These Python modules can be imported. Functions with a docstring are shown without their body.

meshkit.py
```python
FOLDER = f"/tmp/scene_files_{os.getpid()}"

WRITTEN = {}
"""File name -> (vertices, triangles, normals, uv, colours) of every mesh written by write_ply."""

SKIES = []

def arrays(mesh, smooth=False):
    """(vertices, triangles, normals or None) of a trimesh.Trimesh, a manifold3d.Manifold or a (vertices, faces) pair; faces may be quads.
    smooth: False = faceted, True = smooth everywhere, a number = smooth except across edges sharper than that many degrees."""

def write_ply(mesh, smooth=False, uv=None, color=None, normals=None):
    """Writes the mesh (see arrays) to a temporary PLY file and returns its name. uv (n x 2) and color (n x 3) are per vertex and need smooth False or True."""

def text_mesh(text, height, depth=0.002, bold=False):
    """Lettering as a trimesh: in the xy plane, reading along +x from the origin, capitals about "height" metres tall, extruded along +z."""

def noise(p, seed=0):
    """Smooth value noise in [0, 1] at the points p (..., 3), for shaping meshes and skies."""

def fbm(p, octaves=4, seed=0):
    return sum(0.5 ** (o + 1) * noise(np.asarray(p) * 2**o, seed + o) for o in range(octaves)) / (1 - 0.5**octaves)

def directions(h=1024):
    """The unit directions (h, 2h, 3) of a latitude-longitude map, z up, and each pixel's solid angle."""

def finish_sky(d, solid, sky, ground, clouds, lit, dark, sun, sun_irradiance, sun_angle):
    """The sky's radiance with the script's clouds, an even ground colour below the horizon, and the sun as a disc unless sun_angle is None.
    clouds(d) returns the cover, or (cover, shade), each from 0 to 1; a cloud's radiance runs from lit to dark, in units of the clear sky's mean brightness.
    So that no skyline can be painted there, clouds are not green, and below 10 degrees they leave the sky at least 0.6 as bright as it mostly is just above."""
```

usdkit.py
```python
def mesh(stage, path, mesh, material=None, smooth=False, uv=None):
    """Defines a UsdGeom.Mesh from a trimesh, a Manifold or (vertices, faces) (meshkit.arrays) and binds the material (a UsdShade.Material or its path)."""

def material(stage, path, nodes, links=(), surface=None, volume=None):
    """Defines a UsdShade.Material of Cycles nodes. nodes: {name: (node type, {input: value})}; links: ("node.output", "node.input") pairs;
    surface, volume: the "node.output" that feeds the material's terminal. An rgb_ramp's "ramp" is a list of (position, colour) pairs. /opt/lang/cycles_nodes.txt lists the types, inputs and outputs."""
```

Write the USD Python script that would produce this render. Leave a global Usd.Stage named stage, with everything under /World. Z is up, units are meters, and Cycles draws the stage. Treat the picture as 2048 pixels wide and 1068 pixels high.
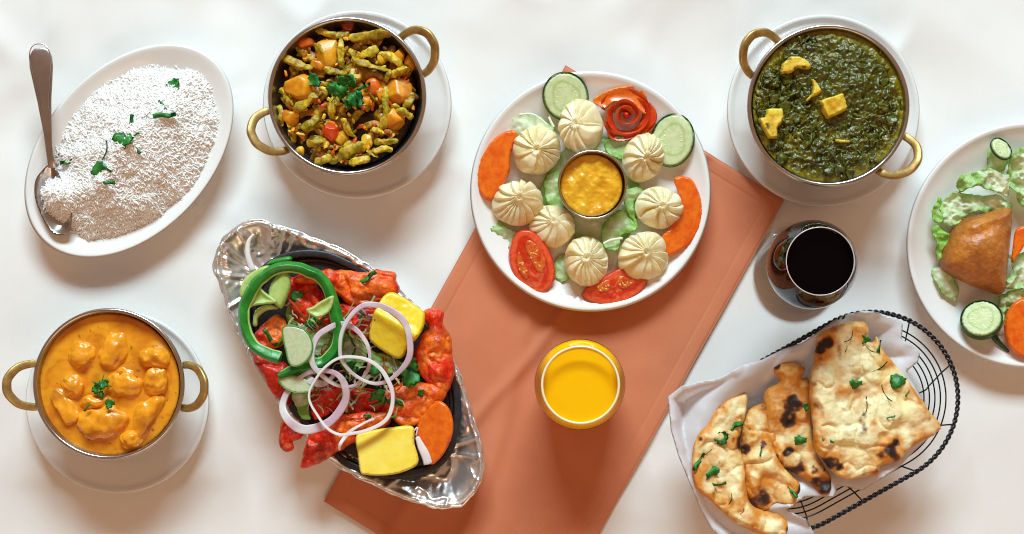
import math, random
import numpy as np, shapely, usdkit, meshkit
from scipy.spatial import Delaunay
from pxr import Usd, UsdGeom, UsdLux, UsdShade, Gf, Sdf, Vt

rng = np.random.default_rng(7)
random.seed(7)
stage = Usd.Stage.CreateInMemory()
UsdGeom.SetStageUpAxis(stage, 'Z'); UsdGeom.SetStageMetersPerUnit(stage, 1.0)
UsdGeom.Xform.Define(stage, '/World')

# ------------------------------------------------------------------ camera: straight down, shifted lens
S, H, NX, NY = 0.00057, 1.6, 1120.0, 735.0      # metres per photo pixel on the cloth, camera height, photo pixel below the camera
cam = UsdGeom.Camera.Define(stage, '/World/camera')
cam.AddTranslateOp().Set(Gf.Vec3d(0, 0, H))
F = 35.0
AP = 2048 * S / H * F
cam.CreateFocalLengthAttr(F); cam.CreateHorizontalApertureAttr(AP); cam.CreateVerticalApertureAttr(AP * 1068 / 2048)
cam.CreateHorizontalApertureOffsetAttr((1024 - NX) / 2048 * AP)
cam.CreateVerticalApertureOffsetAttr((NY - 534) / 2048 * AP)
cam.CreateClippingRangeAttr(Gf.Vec2f(0.05, 50)); cam.CreateExposureAttr(0.08)

# ------------------------------------------------------------------ light: a cool window beyond the table's far side, warm room light
def rect(name, pos, aim, w, h, inten, color):
    l = UsdLux.RectLight.Define(stage, '/World/' + name)
    z = np.array(pos, float) - np.array(aim, float); z /= np.linalg.norm(z)
    x = np.cross([0, 0, 1.0], z); x = x / np.linalg.norm(x) if np.linalg.norm(x) > 1e-6 else np.array([1.0, 0, 0])
    y = np.cross(z, x)
    m = Gf.Matrix4d(*x, 0, *y, 0, *z, 0, *map(float, pos), 1)
    l.AddTransformOp().Set(m)
    l.CreateWidthAttr(w); l.CreateHeightAttr(h); l.CreateIntensityAttr(inten); l.CreateColorAttr(Gf.Vec3f(*color))
rect('window_light', (0.0, 5.1, 3.35), (0.0, 0.0, 0.0), 3.3, 1.35, 37.0, (0.68, 0.90, 1.0))
rect('room_lamp_light', (0.1, -1.9, 2.1), (0.0, -0.1, 0.0), 2.0, 1.2, 2.0, (1.0, 0.66, 0.42))
dome = UsdLux.DomeLight.Define(stage, '/World/room_light')

def mat(name, nodes, links=(), surface='p.BSDF'):
    usdkit.material(stage, '/World/Looks/' + name, nodes, links, surface=surface)
    return '/World/Looks/' + name
UsdShade.MaterialBindingAPI.Apply(dome.GetPrim()).Bind(UsdShade.Material.Get(stage, mat('room_air', {'b': ('background_shader', {'color': (1.0, 0.55, 0.33), 'strength': 0.29})}, surface='b.background')))

def lin(*c):
    c = np.array(c, float) / 255
    return tuple(np.where(c <= 0.04045, c / 12.92, ((c + 0.055) / 1.055) ** 2.4))

def simple(name, c1, c2=None, scale=60, rough=0.5, bump=0.0, bscale=None, metal=0.0, sss=0.0, srad=(1, .6, .3), sscale=.006, coat=0.0, ramp=(0.35, 0.65), transl=0.0, spec=0.5, detail=4):
    """Principled surface whose colour runs between two tones by noise, with a fine bump."""
    n = {'p': ('principled_bsdf', {'base_color': c1, 'roughness': rough, 'metallic': metal, 'specular_ior_level': spec}), 'tc': ('texture_coordinate', {})}
    l = []
    if sss: n['p'][1].update(subsurface_weight=sss, subsurface_radius=srad, subsurface_scale=sscale)
    if coat: n['p'][1].update(coat_weight=coat, coat_roughness=.15)
    if c2 is not None:
        n['n'] = ('noise_texture', {'scale': scale, 'detail': detail, 'roughness': .6}); n['r'] = ('rgb_ramp', {'ramp': [(ramp[0], c1), (ramp[1], c2)]})
        l += [('tc.object', 'n.vector'), ('n.fac', 'r.fac'), ('r.color', 'p.base_color')]
    if bump:
        n['bn'] = ('noise_texture', {'scale': bscale or scale * 3, 'detail': 5, 'roughness': .6}); n['bp'] = ('bump', {'strength': 1.0, 'distance': bump})
        l += [('tc.object', 'bn.vector'), ('bn.fac', 'bp.height'), ('bp.normal', 'p.normal')]
    sf = 'p.BSDF'
    if transl:
        n['t'] = ('translucent_bsdf', {'color': c1}); n['m'] = ('mix_closure', {'fac': transl})
        if c2 is not None: l.append(('r.color', 't.color'))
        l += [('p.BSDF', 'm.closure1'), ('t.BSDF', 'm.closure2')]; sf = 'm.closure'
    return mat(name, n, l, sf)

def painted(name, rough=.5, bump=0.0, bscale=400, sss=0.0, sscale=.004, srad=(1, .5, .25), coat=0.0, transl=0.0, var=.18, vscale=250, spec=.5):
    """Principled surface that takes the thing's own mottled colouring from the mesh, varied by fine noise."""
    n = {'a': ('attribute', {'attribute': 'tint'}), 'tc': ('texture_coordinate', {}), 'p': ('principled_bsdf', {'roughness': rough, 'specular_ior_level': spec}),
         'n': ('noise_texture', {'scale': vscale, 'detail': 3}), 'mr': ('map_range', {'from_min': .3, 'from_max': .7, 'to_min': 1 - var, 'to_max': 1 + var}), 'h': ('hsv', {})}
    l = [('tc.object', 'n.vector'), ('n.fac', 'mr.value'), ('mr.result', 'h.value'), ('a.color', 'h.color'), ('h.color', 'p.base_color')]
    if sss: n['p'][1].update(subsurface_weight=sss, subsurface_radius=srad, subsurface_scale=sscale)
    if coat: n['p'][1].update(coat_weight=coat, coat_roughness=.12)
    if bump:
        n['bn'] = ('noise_texture', {'scale': bscale, 'detail': 5, 'roughness': .6}); n['bp'] = ('bump', {'strength': 1.0, 'distance': bump})
        l += [('tc.object', 'bn.vector'), ('bn.fac', 'bp.height'), ('bp.normal', 'p.normal')]
    sf = 'p.BSDF'
    if transl:
        n['t'] = ('translucent_bsdf', {}); n['m'] = ('mix_closure', {'fac': transl})
        l += [('h.color', 't.color'), ('p.BSDF', 'm.closure1'), ('t.BSDF', 'm.closure2')]; sf = 'm.closure'
    return mat(name, n, l, sf)

def glassy(name, tint=(1, 1, 1), rough=.0, ior=1.5, gl=(1, 1, 1)):
    return mat(name, {'t': ('transparent_bsdf', {'color': tint}), 'g': ('glossy_bsdf', {'color': gl, 'roughness': rough}), 'f': ('fresnel', {'IOR': ior}), 'm': ('mix_closure', {})},
               [('f.fac', 'm.fac'), ('t.BSDF', 'm.closure1'), ('g.BSDF', 'm.closure2')], 'm.closure')

# ------------------------------------------------------------------ shapes
def P(px, py, z=0.0):
    """The point at height z seen at a pixel of the photo."""
    k = S * (H - z) / H
    return np.array([(px - NX) * k, (NY - py) * k, z])
def L(d, z=0.0): return d * S * (H - z) / H
CROPS = dict(A=(0, 60, .46816), B=(480, 0, .41199), C=(400, 420, .57143), D=(0, 590, .41199), E=(920, 110, .49626), G=(1430, 10, .39321), N=(1320, 590, .44765), R=(1480, 230, .48672), V=(540, 40, .28095))
def px(crop, pts):
    x0, y0, k = CROPS[crop]
    return np.asarray(pts, float) * k + (x0, y0)
def smoothloop(p, n, closed=True):
    """Catmull-Rom through the points, n samples evenly spaced along it."""
    p = np.asarray(p, float); m = len(p)
    idx = np.arange(m if closed else m - 1)
    g = lambda i: p[i % m] if closed else p[np.clip(i, 0, m - 1)]
    t = np.linspace(0, 1, 12, endpoint=False)[None, :, None]
    a, b, c, d = (g(idx + k)[:, None] for k in (-1, 0, 1, 2))
    q = (.5 * (2 * b + (c - a) * t + (2 * a - 5 * b + 4 * c - d) * t ** 2 + (3 * b - a - 3 * c + d) * t ** 3)).reshape(-1, p.shape[1])
    q = np.vstack([q, q[:1] if closed else p[-1:]])
    s = np.r_[0, np.cumsum(np.linalg.norm(np.diff(q, axis=0), axis=1))]
    u = np.linspace(0, s[-1], n, endpoint=not closed)
    return np.stack([np.interp(u, s, q[:, k]) for k in range(p.shape[1])], 1)
def ell(c, a, b, ang=0, n=40):
    t = np.linspace(0, 2 * np.pi, n, endpoint=False); ca, sa = math.cos(math.radians(ang)), math.sin(math.radians(ang))
    x, y = a * np.cos(t), b * np.sin(t)
    return np.stack([c[0] + ca * x - sa * y, c[1] + sa * x + ca * y], 1)
def fbm(p, f, o=3, seed=0): return meshkit.fbm(np.asarray(p) * f + 17.3, o, seed)
def sm(x, a, b):
    t = np.clip((x - a) / (b - a), 0, 1); return t * t * (3 - 2 * t)
def mixc(a, b, t): return np.asarray(a) * (1 - np.asarray(t)[:, None]) + np.asarray(b) * np.asarray(t)[:, None]

class M:
    def __init__(s, v, f, **k): s.v, s.f = np.asarray(v, float), np.asarray(f, int); s.__dict__.update(k)
    def move(s, d): s.v = s.v + np.asarray(d); return s
def join(ms):
    n, v, f = 0, [], []
    for m in ms: v.append(m.v); f.append(m.f + n); n += len(m.v)
    return M(np.vstack(v), np.vstack(f))
def quads(a, b, c, d): return np.vstack([np.stack([a, b, c], -1).reshape(-1, 3), np.stack([a, c, d], -1).reshape(-1, 3)])

def puff(out, z=0.0, T=.004, w=.004, sp=.0015, bot=.25, zf=None, noise=0, nf=80, seed=0, raw=False, world=False, power=2.0, n=None, nbot=0):
    """A thick piece with the given outline (photo pixels seen at height z): rounded edge of width w, top swelling to T, optional bend zf(x, y, d)."""
    o = np.asarray(out, float)
    if not world: k = S * (H - z) / H; o = (o - (NX, NY)) * (k, -k)
    per = np.linalg.norm(np.roll(o, -1, 0) - o, axis=1).sum()
    n = n or max(14, int(per / sp))
    if not raw: o = smoothloop(o, n)
    else:
        q = np.vstack([o, o[:1]]); s = np.r_[0, np.cumsum(np.linalg.norm(np.diff(q, axis=0), axis=1))]; u = np.linspace(0, s[-1], n, endpoint=False)
        o = np.stack([np.interp(u, s, q[:, i]) for i in (0, 1)], 1)
    poly = shapely.Polygon(o)
    if not poly.is_valid: poly = poly.buffer(0); poly = max(getattr(poly, 'geoms', [poly]), key=lambda g: g.area); o = np.array(poly.exterior.coords)[:-1]
    x0, y0, x1, y1 = poly.bounds
    gx, gy = np.meshgrid(np.arange(x0, x1, sp), np.arange(y0, y1, sp * .87)); gx = gx + (np.arange(gx.shape[0]) % 2)[:, None] * sp * .5
    r = np.random.default_rng(seed + 5)
    g = np.stack([gx.ravel(), gy.ravel()], 1) + r.uniform(-.12, .12, (gx.size, 2)) * sp
    ins = shapely.contains_xy(poly, g[:, 0], g[:, 1]); g = g[ins]
    dd = shapely.distance(shapely.points(g), poly.exterior); keep = dd > sp * .55; g, dd = g[keep], dd[keep]
    pts = np.vstack([o, g]); d = np.r_[np.zeros(len(o)), dd]
    tri = Delaunay(pts).simplices; cen = pts[tri].mean(1)
    tri = tri[shapely.contains_xy(poly, cen[:, 0], cen[:, 1])]
    e1, e2 = pts[tri[:, 1]] - pts[tri[:, 0]], pts[tri[:, 2]] - pts[tri[:, 0]]
    flip = e1[:, 0] * e2[:, 1] - e1[:, 1] * e2[:, 0] < 0; tri[flip] = tri[flip][:, ::-1]
    used = np.zeros(len(pts), bool); used[tri.ravel()] = True
    t = np.clip(d / w, 0, 1); h = (1 - (1 - t) ** power) ** (1 / power)
    zb = zf(pts[:, 0], pts[:, 1], d) if zf is not None else 0.0
    ztop = z + zb + T * h; zbot = z + zb - T * bot * h
    p3 = np.c_[pts, ztop]
    if noise: p3[:, 2] += (fbm(p3, nf, 4, seed) - .5) * 2 * noise * np.clip(d / w, 0.0, 1)
    nb = len(o); low = np.c_[pts[nb:], zbot[nb:]] 
    if nbot: low[:, 2] += (fbm(low, nf, 3, seed + 3) - .5) * 2 * nbot
    mp = np.r_[np.arange(nb), np.arange(nb, len(pts)) + len(pts) - nb]
    v = np.vstack([p3, low]); f = np.vstack([tri, mp[tri][:, ::-1]])
    dall = np.r_[d, d[nb:]]
    return M(v, f, d=dall, top=np.r_[np.ones(len(pts)), np.zeros(len(low))])

def lathe(prof, n=72, c=(0, 0, 0), sx=1.0, sy=1.0, ang=0.0):
    prof = np.asarray(prof, float); t = np.linspace(0, 2 * np.pi, n, endpoint=False)
    x = prof[:, 0][:, None] * np.cos(t) * sx; y = prof[:, 0][:, None] * np.sin(t) * sy
    a = math.radians(ang); ca, sa = math.cos(a), math.sin(a)
    v = np.stack([ca * x - sa * y, sa * x + ca * y, np.broadcast_to(prof[:, 1][:, None], x.shape)], -1).reshape(-1, 3) + c
    i, j = np.meshgrid(np.arange(len(prof) - 1), np.arange(n), indexing='ij')
    f = quads(i * n + j, i * n + (j + 1) % n, (i + 1) * n + (j + 1) % n, (i + 1) * n + j)
    a, b, cc = v[f[:, 0]], v[f[:, 1]], v[f[:, 2]]
    return M(v, f[np.linalg.norm(np.cross(b - a, cc - a), axis=1) > 1e-14])
def rp(pts, k=4):
    """A profile rounded through its points."""
    return smoothloop(np.asarray(pts, float), len(pts) * k, closed=False)

def sweep(pts, w, h, sides=10, closed=False, up=(0, 0, 1), sq=2.0, twist=0.0):
    """A bar along a line: section w wide across and h along up (numbers or one per point), superellipse power sq, rounded ends."""
    p = np.asarray(pts, float); n = len(p); w = np.broadcast_to(np.asarray(w, float), n).copy(); h = np.broadcast_to(np.asarray(h, float), n).copy()
    t = np.roll(p, -1, 0) - np.roll(p, 1, 0) if closed else np.gradient(p, axis=0)
    t /= np.linalg.norm(t, axis=1, keepdims=True) + 1e-12
    up = np.broadcast_to(np.asarray(up, float), (n, 3))
    a = np.cross(t, up); a /= np.linalg.norm(a, axis=1, keepdims=True) + 1e-12
    b = np.cross(a, t)
    th = np.arange(sides) * 2 * np.pi / sides
    cx = np.sign(np.cos(th)) * np.abs(np.cos(th)) ** (2 / sq); cy = np.sign(np.sin(th)) * np.abs(np.sin(th)) ** (2 / sq)
    v = p[:, None] + .5 * w[:, None, None] * cx[None, :, None] * a[:, None] + .5 * h[:, None, None] * cy[None, :, None] * b[:, None]
    m = n if closed else n - 1
    i, j = np.meshgrid(np.arange(m), np.arange(sides), indexing='ij'); i2 = (i + 1) % n
    f = quads(i * sides + j, i2 * sides + j, i2 * sides + (j + 1) % sides, i * sides + (j + 1) % sides)
    v = v.reshape(-1, 3)
    if not closed:
        e0, e1 = len(v), len(v) + 1; v = np.vstack([v, p[0] - t[0] * min(w[0], h[0]) * .3, p[-1] + t[-1] * min(w[-1], h[-1]) * .3]); j = np.arange(sides)
        f = np.vstack([f, np.stack([np.full(sides, e0), j, (j + 1) % sides], 1)[:, ::-1][:, ::-1], np.stack([np.full(sides, e1), (n - 1) * sides + (j + 1) % sides, (n - 1) * sides + j], 1)])
    return M(v, f)
def rod(pts, r, sides=8, closed=False):
    p = np.asarray(pts, float); d = p[-1] - p[0] if not closed else np.array([0, 0, 0])
    up = (0, 0, 1) if closed or abs(d[2]) < .8 * np.linalg.norm(d) + 1e-9 else (0, 1, .1)
    return sweep(p, 2 * np.asarray(r), 2 * np.asarray(r), sides, closed, up)

import trimesh
ICO = {k: trimesh.creation.icosphere(subdivisions=k) for k in (1, 2, 3, 4)}
def rotm(rx, ry, rz):
    a, b, c = map(math.radians, (rx, ry, rz)); 
    X = np.array([[1, 0, 0], [0, math.cos(a), -math.sin(a)], [0, math.sin(a), math.cos(a)]]); Y = np.array([[math.cos(b), 0, math.sin(b)], [0, 1, 0], [-math.sin(b), 0, math.cos(b)]]); Z = np.array([[math.cos(c), -math.sin(c), 0], [math.sin(c), math.cos(c), 0], [0, 0, 1]])
    return Z @ Y @ X
def blob(c, r, rot=(0, 0, 0), amp=.15, freq=1.5, seed=0, sub=3, sq=1.0):
    u = np.array(ICO[sub].vertices)
    if sq != 1: u = np.sign(u) * np.abs(u) ** sq; 
    k = 1 + amp * 2 * (meshkit.fbm(np.array(ICO[sub].vertices) * freq + seed * 7.1 + 20, 3, seed) - .5)
    return M((u * k[:, None] * np.asarray(r)) @ rotm(*rot).T + np.asarray(c), ICO[sub].faces)

# ------------------------------------------------------------------ objects
used = {}
def numbered(path):
    k = used.get(path, 0); used[path] = k + 1
    return path if k == 0 else f'{path}_{k:03d}'
def tag(p, **k):
    for a, b in k.items():
        if b: p.SetCustomDataByKey(a, b)
def put(path, m, material, col=None, smooth=True):
    if col is not None: smooth = True
    g = usdkit.mesh(stage, path, (m.v, m.f), material, smooth=smooth)
    if col is not None:
        UsdGeom.PrimvarsAPI(g).CreatePrimvar('tint', Sdf.ValueTypeNames.Color3fArray, 'vertex').Set(Vt.Vec3fArray.FromNumpy(np.clip(np.asarray(col), 0, 1).astype(np.float32)))
    return g.GetPrim()
TOPS = {}
def note(key, m): TOPS.setdefault(key, []).append(m.v)
def drop(key, c, r=.003):
    """Height of what was built at c, so that small things rest on it."""
    v = np.vstack(TOPS[key]); near = np.hypot(v[:, 0] - c[0], v[:, 1] - c[1]) < r
    return v[near, 2].max() if near.any() else c[2]
class Thing:
    def __init__(s, name, label, cat, at, group=None, kind=None):
        s.path = numbered('/World/' + name); s.at = np.asarray(at, float)
        x = UsdGeom.Xform.Define(stage, s.path); x.AddTranslateOp().Set(Gf.Vec3d(*map(float, s.at)))
        s.prim = x.GetPrim(); tag(s.prim, label=label, category=cat, group=group, kind=kind)
    def part(s, name, m, material, col=None, smooth=True, under=None, label=None, kind=None):
        path = numbered((under or s.path) + '/' + name)
        p = put(path, M(m.v - s.at, m.f), material, col, smooth); tag(p, label=label, kind=kind)
        return path
def single(name, m, material, label, cat=None, group=None, kind=None, col=None, smooth=True):
    at = np.r_[m.v[:, :2].mean(0), m.v[:, 2].min()]
    path = numbered('/World/' + name)
    p = put(path, M(m.v - at, m.f), material, col, smooth)
    UsdGeom.Xformable(p).AddTranslateOp().Set(Gf.Vec3d(*map(float, at)))
    tag(p, label=label, category=cat, group=group, kind=kind)
    return p

# ------------------------------------------------------------------ materials
PORCELAIN = simple('porcelain', lin(238, 236, 232), rough=.16, coat=.3)
STEEL = simple('brushed_steel', (.62, .59, .57), (.50, .47, .45), scale=30, rough=.24, metal=1.0, bump=.00008, bscale=90)
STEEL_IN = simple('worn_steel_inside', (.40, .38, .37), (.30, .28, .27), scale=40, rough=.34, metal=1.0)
BRASS = simple('aged_brass', lin(204, 174, 110), lin(164, 128, 70), scale=70, rough=.45, metal=.75, bump=.0003, bscale=160)
LEAF = simple('coriander_leaf', lin(62, 160, 58), lin(20, 98, 40), scale=130, rough=.42, transl=.22, bump=.0003, bscale=400)

# ------------------------------------------------------------------ the table
def grid(x0, x1, y0, y1, sp, zf):
    x, y = np.meshgrid(np.arange(x0, x1, sp), np.arange(y0, y1, sp), indexing='ij'); z = zf(x, y); nx, ny = x.shape
    i, j = np.meshgrid(np.arange(nx - 1), np.arange(ny - 1), indexing='ij')
    return M(np.stack([x, y, z], -1).reshape(-1, 3), quads(i * ny + j, (i + 1) * ny + j, (i + 1) * ny + j + 1, i * ny + j + 1))
def cloth_z(x, y):
    p = np.stack([x, y, 0 * x], -1)
    w = meshkit.fbm(p * 2.6 + (5, 3, 0), 2, 3)
    q = np.stack([x * 7 + 2.5 * w, y * 7 - 2.2 * w, 0 * x], -1)
    a = meshkit.fbm(q, 3, 11)
    ridge = 1 - np.abs(2 * meshkit.fbm(p * 4.2 + 8 + w[..., None] * 1.2, 2, 21) - 1)
    far = sm(y, .10, .34)
    z = (a - 1) * .013 * (.30 + .9 * far) + (ridge ** 9 - 1) * .0060 * (.35 + .9 * far)
    return z - .0002
CLOTH = simple('white_table_linen', lin(240, 238, 234), lin(236, 233, 228), scale=5, rough=.85, bump=.00012, bscale=900, spec=.25)
single('tablecloth', grid(-1.6, 1.6, -1.3, 1.3, .0075, cloth_z), CLOTH, 'white linen tablecloth with soft creases under all the dishes', kind='structure')

def napkin():
    A, B, Lc = P(1131, 131), P(1568, 400), P(648, 1002)
    ux, uy = B - A, Lc - A; lx, ly = np.linalg.norm(ux), np.linalg.norm(uy)
    n, m = int(lx / .0016), int(ly / .0016)
    u, v = np.meshgrid(np.linspace(0, 1, n), np.linspace(0, 1, m), indexing='ij')
    p = A + u[..., None] * ux + v[..., None] * uy
    du, dv = np.minimum(u, 1 - u) * lx, np.minimum(v, 1 - v) * ly
    d = np.minimum(du, dv)
    z = .0022 + 0 * u
    fo = fbm(p, 9, 3, 5); z = z + (fo - .5) * .007 * sm(d, 0, .04)
    for (a, b, c, wd, am) in ((1, .35, .62, .006, .0011), (.2, 1, 1.1, .008, .0013), (1, -.5, .1, .007, .0010), (.8, .9, 1.5, .01, .0012)):
        s = (a * u + b * v - c) + (fbm(p, 5, 2, int(c * 100)) - .5) * .35
        z = z + 3.2 * am * np.exp(-(s * .4 / wd / 2) ** 2)
    z = z + .0007 * (sm(.0165 - d, -.001, .001)) - .0009 * np.exp(-((d - .0165) / .0009) ** 2) - .0005 * np.exp(-((d - .0125) / .0007) ** 2)
    z = z * sm(d, -.003, .004) + .0006
    top = np.c_[p[..., :2].reshape(-1, 2), z.ravel()]
    low = top.copy(); low[:, 2] = .0002
    i, j = np.meshgrid(np.arange(n - 1), np.arange(m - 1), indexing='ij'); q = (i * m + j, (i + 1) * m + j, (i + 1) * m + j + 1, i * m + j + 1)
    f = quads(*q); k = n * m
    b = np.r_[np.arange(n) * m, (n - 1) * m + np.arange(1, m), np.arange(n - 2, -1, -1) * m + m - 1, np.arange(m - 2, 0, -1)]
    b2 = np.roll(b, -1)
    f = f[:, ::-1] if np.cross(ux, uy)[2] < 0 else f
    side = np.vstack([np.stack([b, b + k, b2], 1), np.stack([b2, b + k, b2 + k], 1)])
    return M(np.vstack([top, low]), np.vstack([f, f[:, ::-1] + k, side])), (A, ux, uy, lx, ly)
NAP = mat('copper_brown_cotton', {'tc': ('texture_coordinate', {}), 'n': ('noise_texture', {'scale': 9, 'detail': 4}), 'r': ('rgb_ramp', {'ramp': [(.3, lin(198, 116, 80)), (.7, lin(214, 132, 94))]}),
      'w': ('wave_texture', {'scale': 330, 'bands_direction': 'diagonal'}), 'b': ('bump', {'distance': .00012, 'strength': .8}), 'p': ('principled_bsdf', {'roughness': .72, 'sheen_weight': .15, 'specular_ior_level': .3})},
      [('tc.object', 'n.vector'), ('n.fac', 'r.fac'), ('r.color', 'p.base_color'), ('tc.object', 'w.vector'), ('w.fac', 'b.height'), ('b.normal', 'p.normal')])
nm, (nA, nux, nuy, nlx, nly) = napkin()
single('cloth_napkin', nm, NAP, 'copper brown folded cloth napkin laid slantwise under the momo plate and juice', 'napkin')

# ------------------------------------------------------------------ plates and bowls
def plate_profile(R, h=.02, well=.62, t=.0035):
    return rp([(0, .0022), (well * R * .8, .0022), (well * R * .86, 0), (well * R * .95, 0), (well * R, .0025), (R * .86, h * .55), (R - .0015, h - .0025), (R, h - .001), (R - .0012, h), (R - .004, h - .0006),
               (R * .9, h * .72), (R * (well + .07), .0025 + t + .0012), (well * R * .95, .0025 + t), (0, .0025 + t)], 5)
def saucer(c, r, label, z0=0.0):
    R = L(r, .016); p = P(*c, .016); p[2] = z0
    single('saucer', lathe(plate_profile(R, .016, .6), 96, p), PORCELAIN, label, 'saucer', smooth=True)
saucer((714, 209), 189, 'white saucer under the steel bowl of mixed green bean curry')
saucer((234, 804), 184, 'white saucer under the steel bowl of smooth orange chicken curry')
saucer((1647, 221), 193, 'white saucer under the steel bowl of dark spinach and cheese curry')

RIMZ = .066
def karahi(c, r, hangs, label):
    """Steel serving bowl with a rolled rim and two brass loop handles. c, r: rim in photo pixels; hangs: direction of each handle in degrees."""
    p = P(*c, RIMZ); R = L(r, RIMZ); o = np.array([p[0], p[1], .0062])
    hz = RIMZ - .0062
    t = Thing('serving_bowl', label, 'bowl', o)
    prof = rp([(0, 0), (.36 * R, 0), (.62 * R, .009), (.83 * R, .026), (.93 * R, .044), (.955 * R, hz - .004), (.965 * R, hz - .0015)], 5)
    t.part('body', lathe(prof, 96, o), STEEL)
    inn = rp([(.945 * R, hz - .0015), (.93 * R, hz - .008), (.90 * R, .042), (.8 * R, .026), (.6 * R, .011), (.35 * R, .003), (0, .003)], 5)
    t.part('inside', lathe(inn, 96, o), STEEL_IN)
    th = np.linspace(0, 2 * np.pi, 13)
    t.part('rim', lathe(np.c_[.972 * R + .028 * R * np.cos(th), hz - .0012 + .0022 * np.sin(th)], 96, o), STEEL)
    for a in hangs:
        a = math.radians(a); e = np.array([math.cos(a), math.sin(a), 0]); s = np.array([-e[1], e[0], 0]); u = np.array([0, 0, 1.0])
        base = o + e * R * .955 + u * (hz - .009)
        q = [base - s * .0235, base - s * .0235 + e * .008 + u * .004, base - s * .0195 + e * .0185 + u * .012, base - s * .009 + e * .0265 + u * .018, base + e * .028 + u * .019,
             base + s * .009 + e * .0265 + u * .018, base + s * .0195 + e * .0185 + u * .012, base + s * .0235 + e * .008 + u * .004, base + s * .0235]
        pts = smoothloop(q, 40, closed=False)
        up = np.array([0, 0, 1.0]) * .85 - e * .5
        wd = .0084 + .0014 * np.sin(np.linspace(0, np.pi, 40))
        hp = t.part('handle', sweep(pts, wd, .006, 12, up=up, sq=3), BRASS)
        for k in (-1, 1):
            t.part('rivet', blob(o + e * (R * .945) + s * .0235 * k + u * (hz - .009), (.003, .003, .003), amp=0, sub=1), STEEL, under=hp)
    return t, o, R
veg, vo, vR = karahi((694, 192), 159, (33, 205), 'steel bowl with brass handles filled with green bean and potato curry')
cur, co, cR = karahi((217, 768), 152, (-2, 181), 'steel bowl with brass handles filled with smooth orange chicken curry')
sag, so, sR = karahi((1657, 211), 163, (142, -36), 'steel bowl with brass handles filled with dark green spinach curry')

def leaf(c, size, rot=0, seed=0, z=.0, tilt=(0, 0), bend=.35, kind=0):
    """A small coriander leaf or a strip cut of one, at the point c (world), size in metres."""
    r = np.random.default_rng(seed * 31 + 3)
    if kind == 0:
        t = np.linspace(0, 2 * np.pi, 40, endpoint=False); lob = .62 + .30 * np.abs(np.cos(1.5 * t)) ** .7 + .10 * np.cos(9 * t + seed) + r.uniform(-.05, .05, 40); o = np.stack([lob * np.cos(t), .85 * lob * np.sin(t)], 1) * size * .5
    elif kind == 1:
        x = np.linspace(-1, 1, 12); o = np.vstack([np.c_[x, .22 + .07 * np.sin(4 * x + seed)], np.c_[x[::-1], -.2 + .06 * np.sin(5 * x[::-1] + seed)]]) * size * .5
    else:
        x = np.linspace(-1, 1, 14); o = np.vstack([np.c_[x, .1 + .3 * x * x], np.c_[x[::-1], -.02 + .3 * x[::-1] ** 2]]) * size * .5
    m = puff(o, 0, .0004, .0008, size / 9, world=True, seed=seed, raw=kind == 0)
    x, y = m.v[:, 0] / size, m.v[:, 1] / size
    m.v[:, 2] += size * bend * (.35 * np.sin(4 * x + seed) * np.cos(5 * y + seed * 2) - .8 * y * y + .2 * np.abs(y))
    m.v = m.v @ rotm(tilt[0], tilt[1], rot).T + np.asarray(c)
    return m
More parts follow.
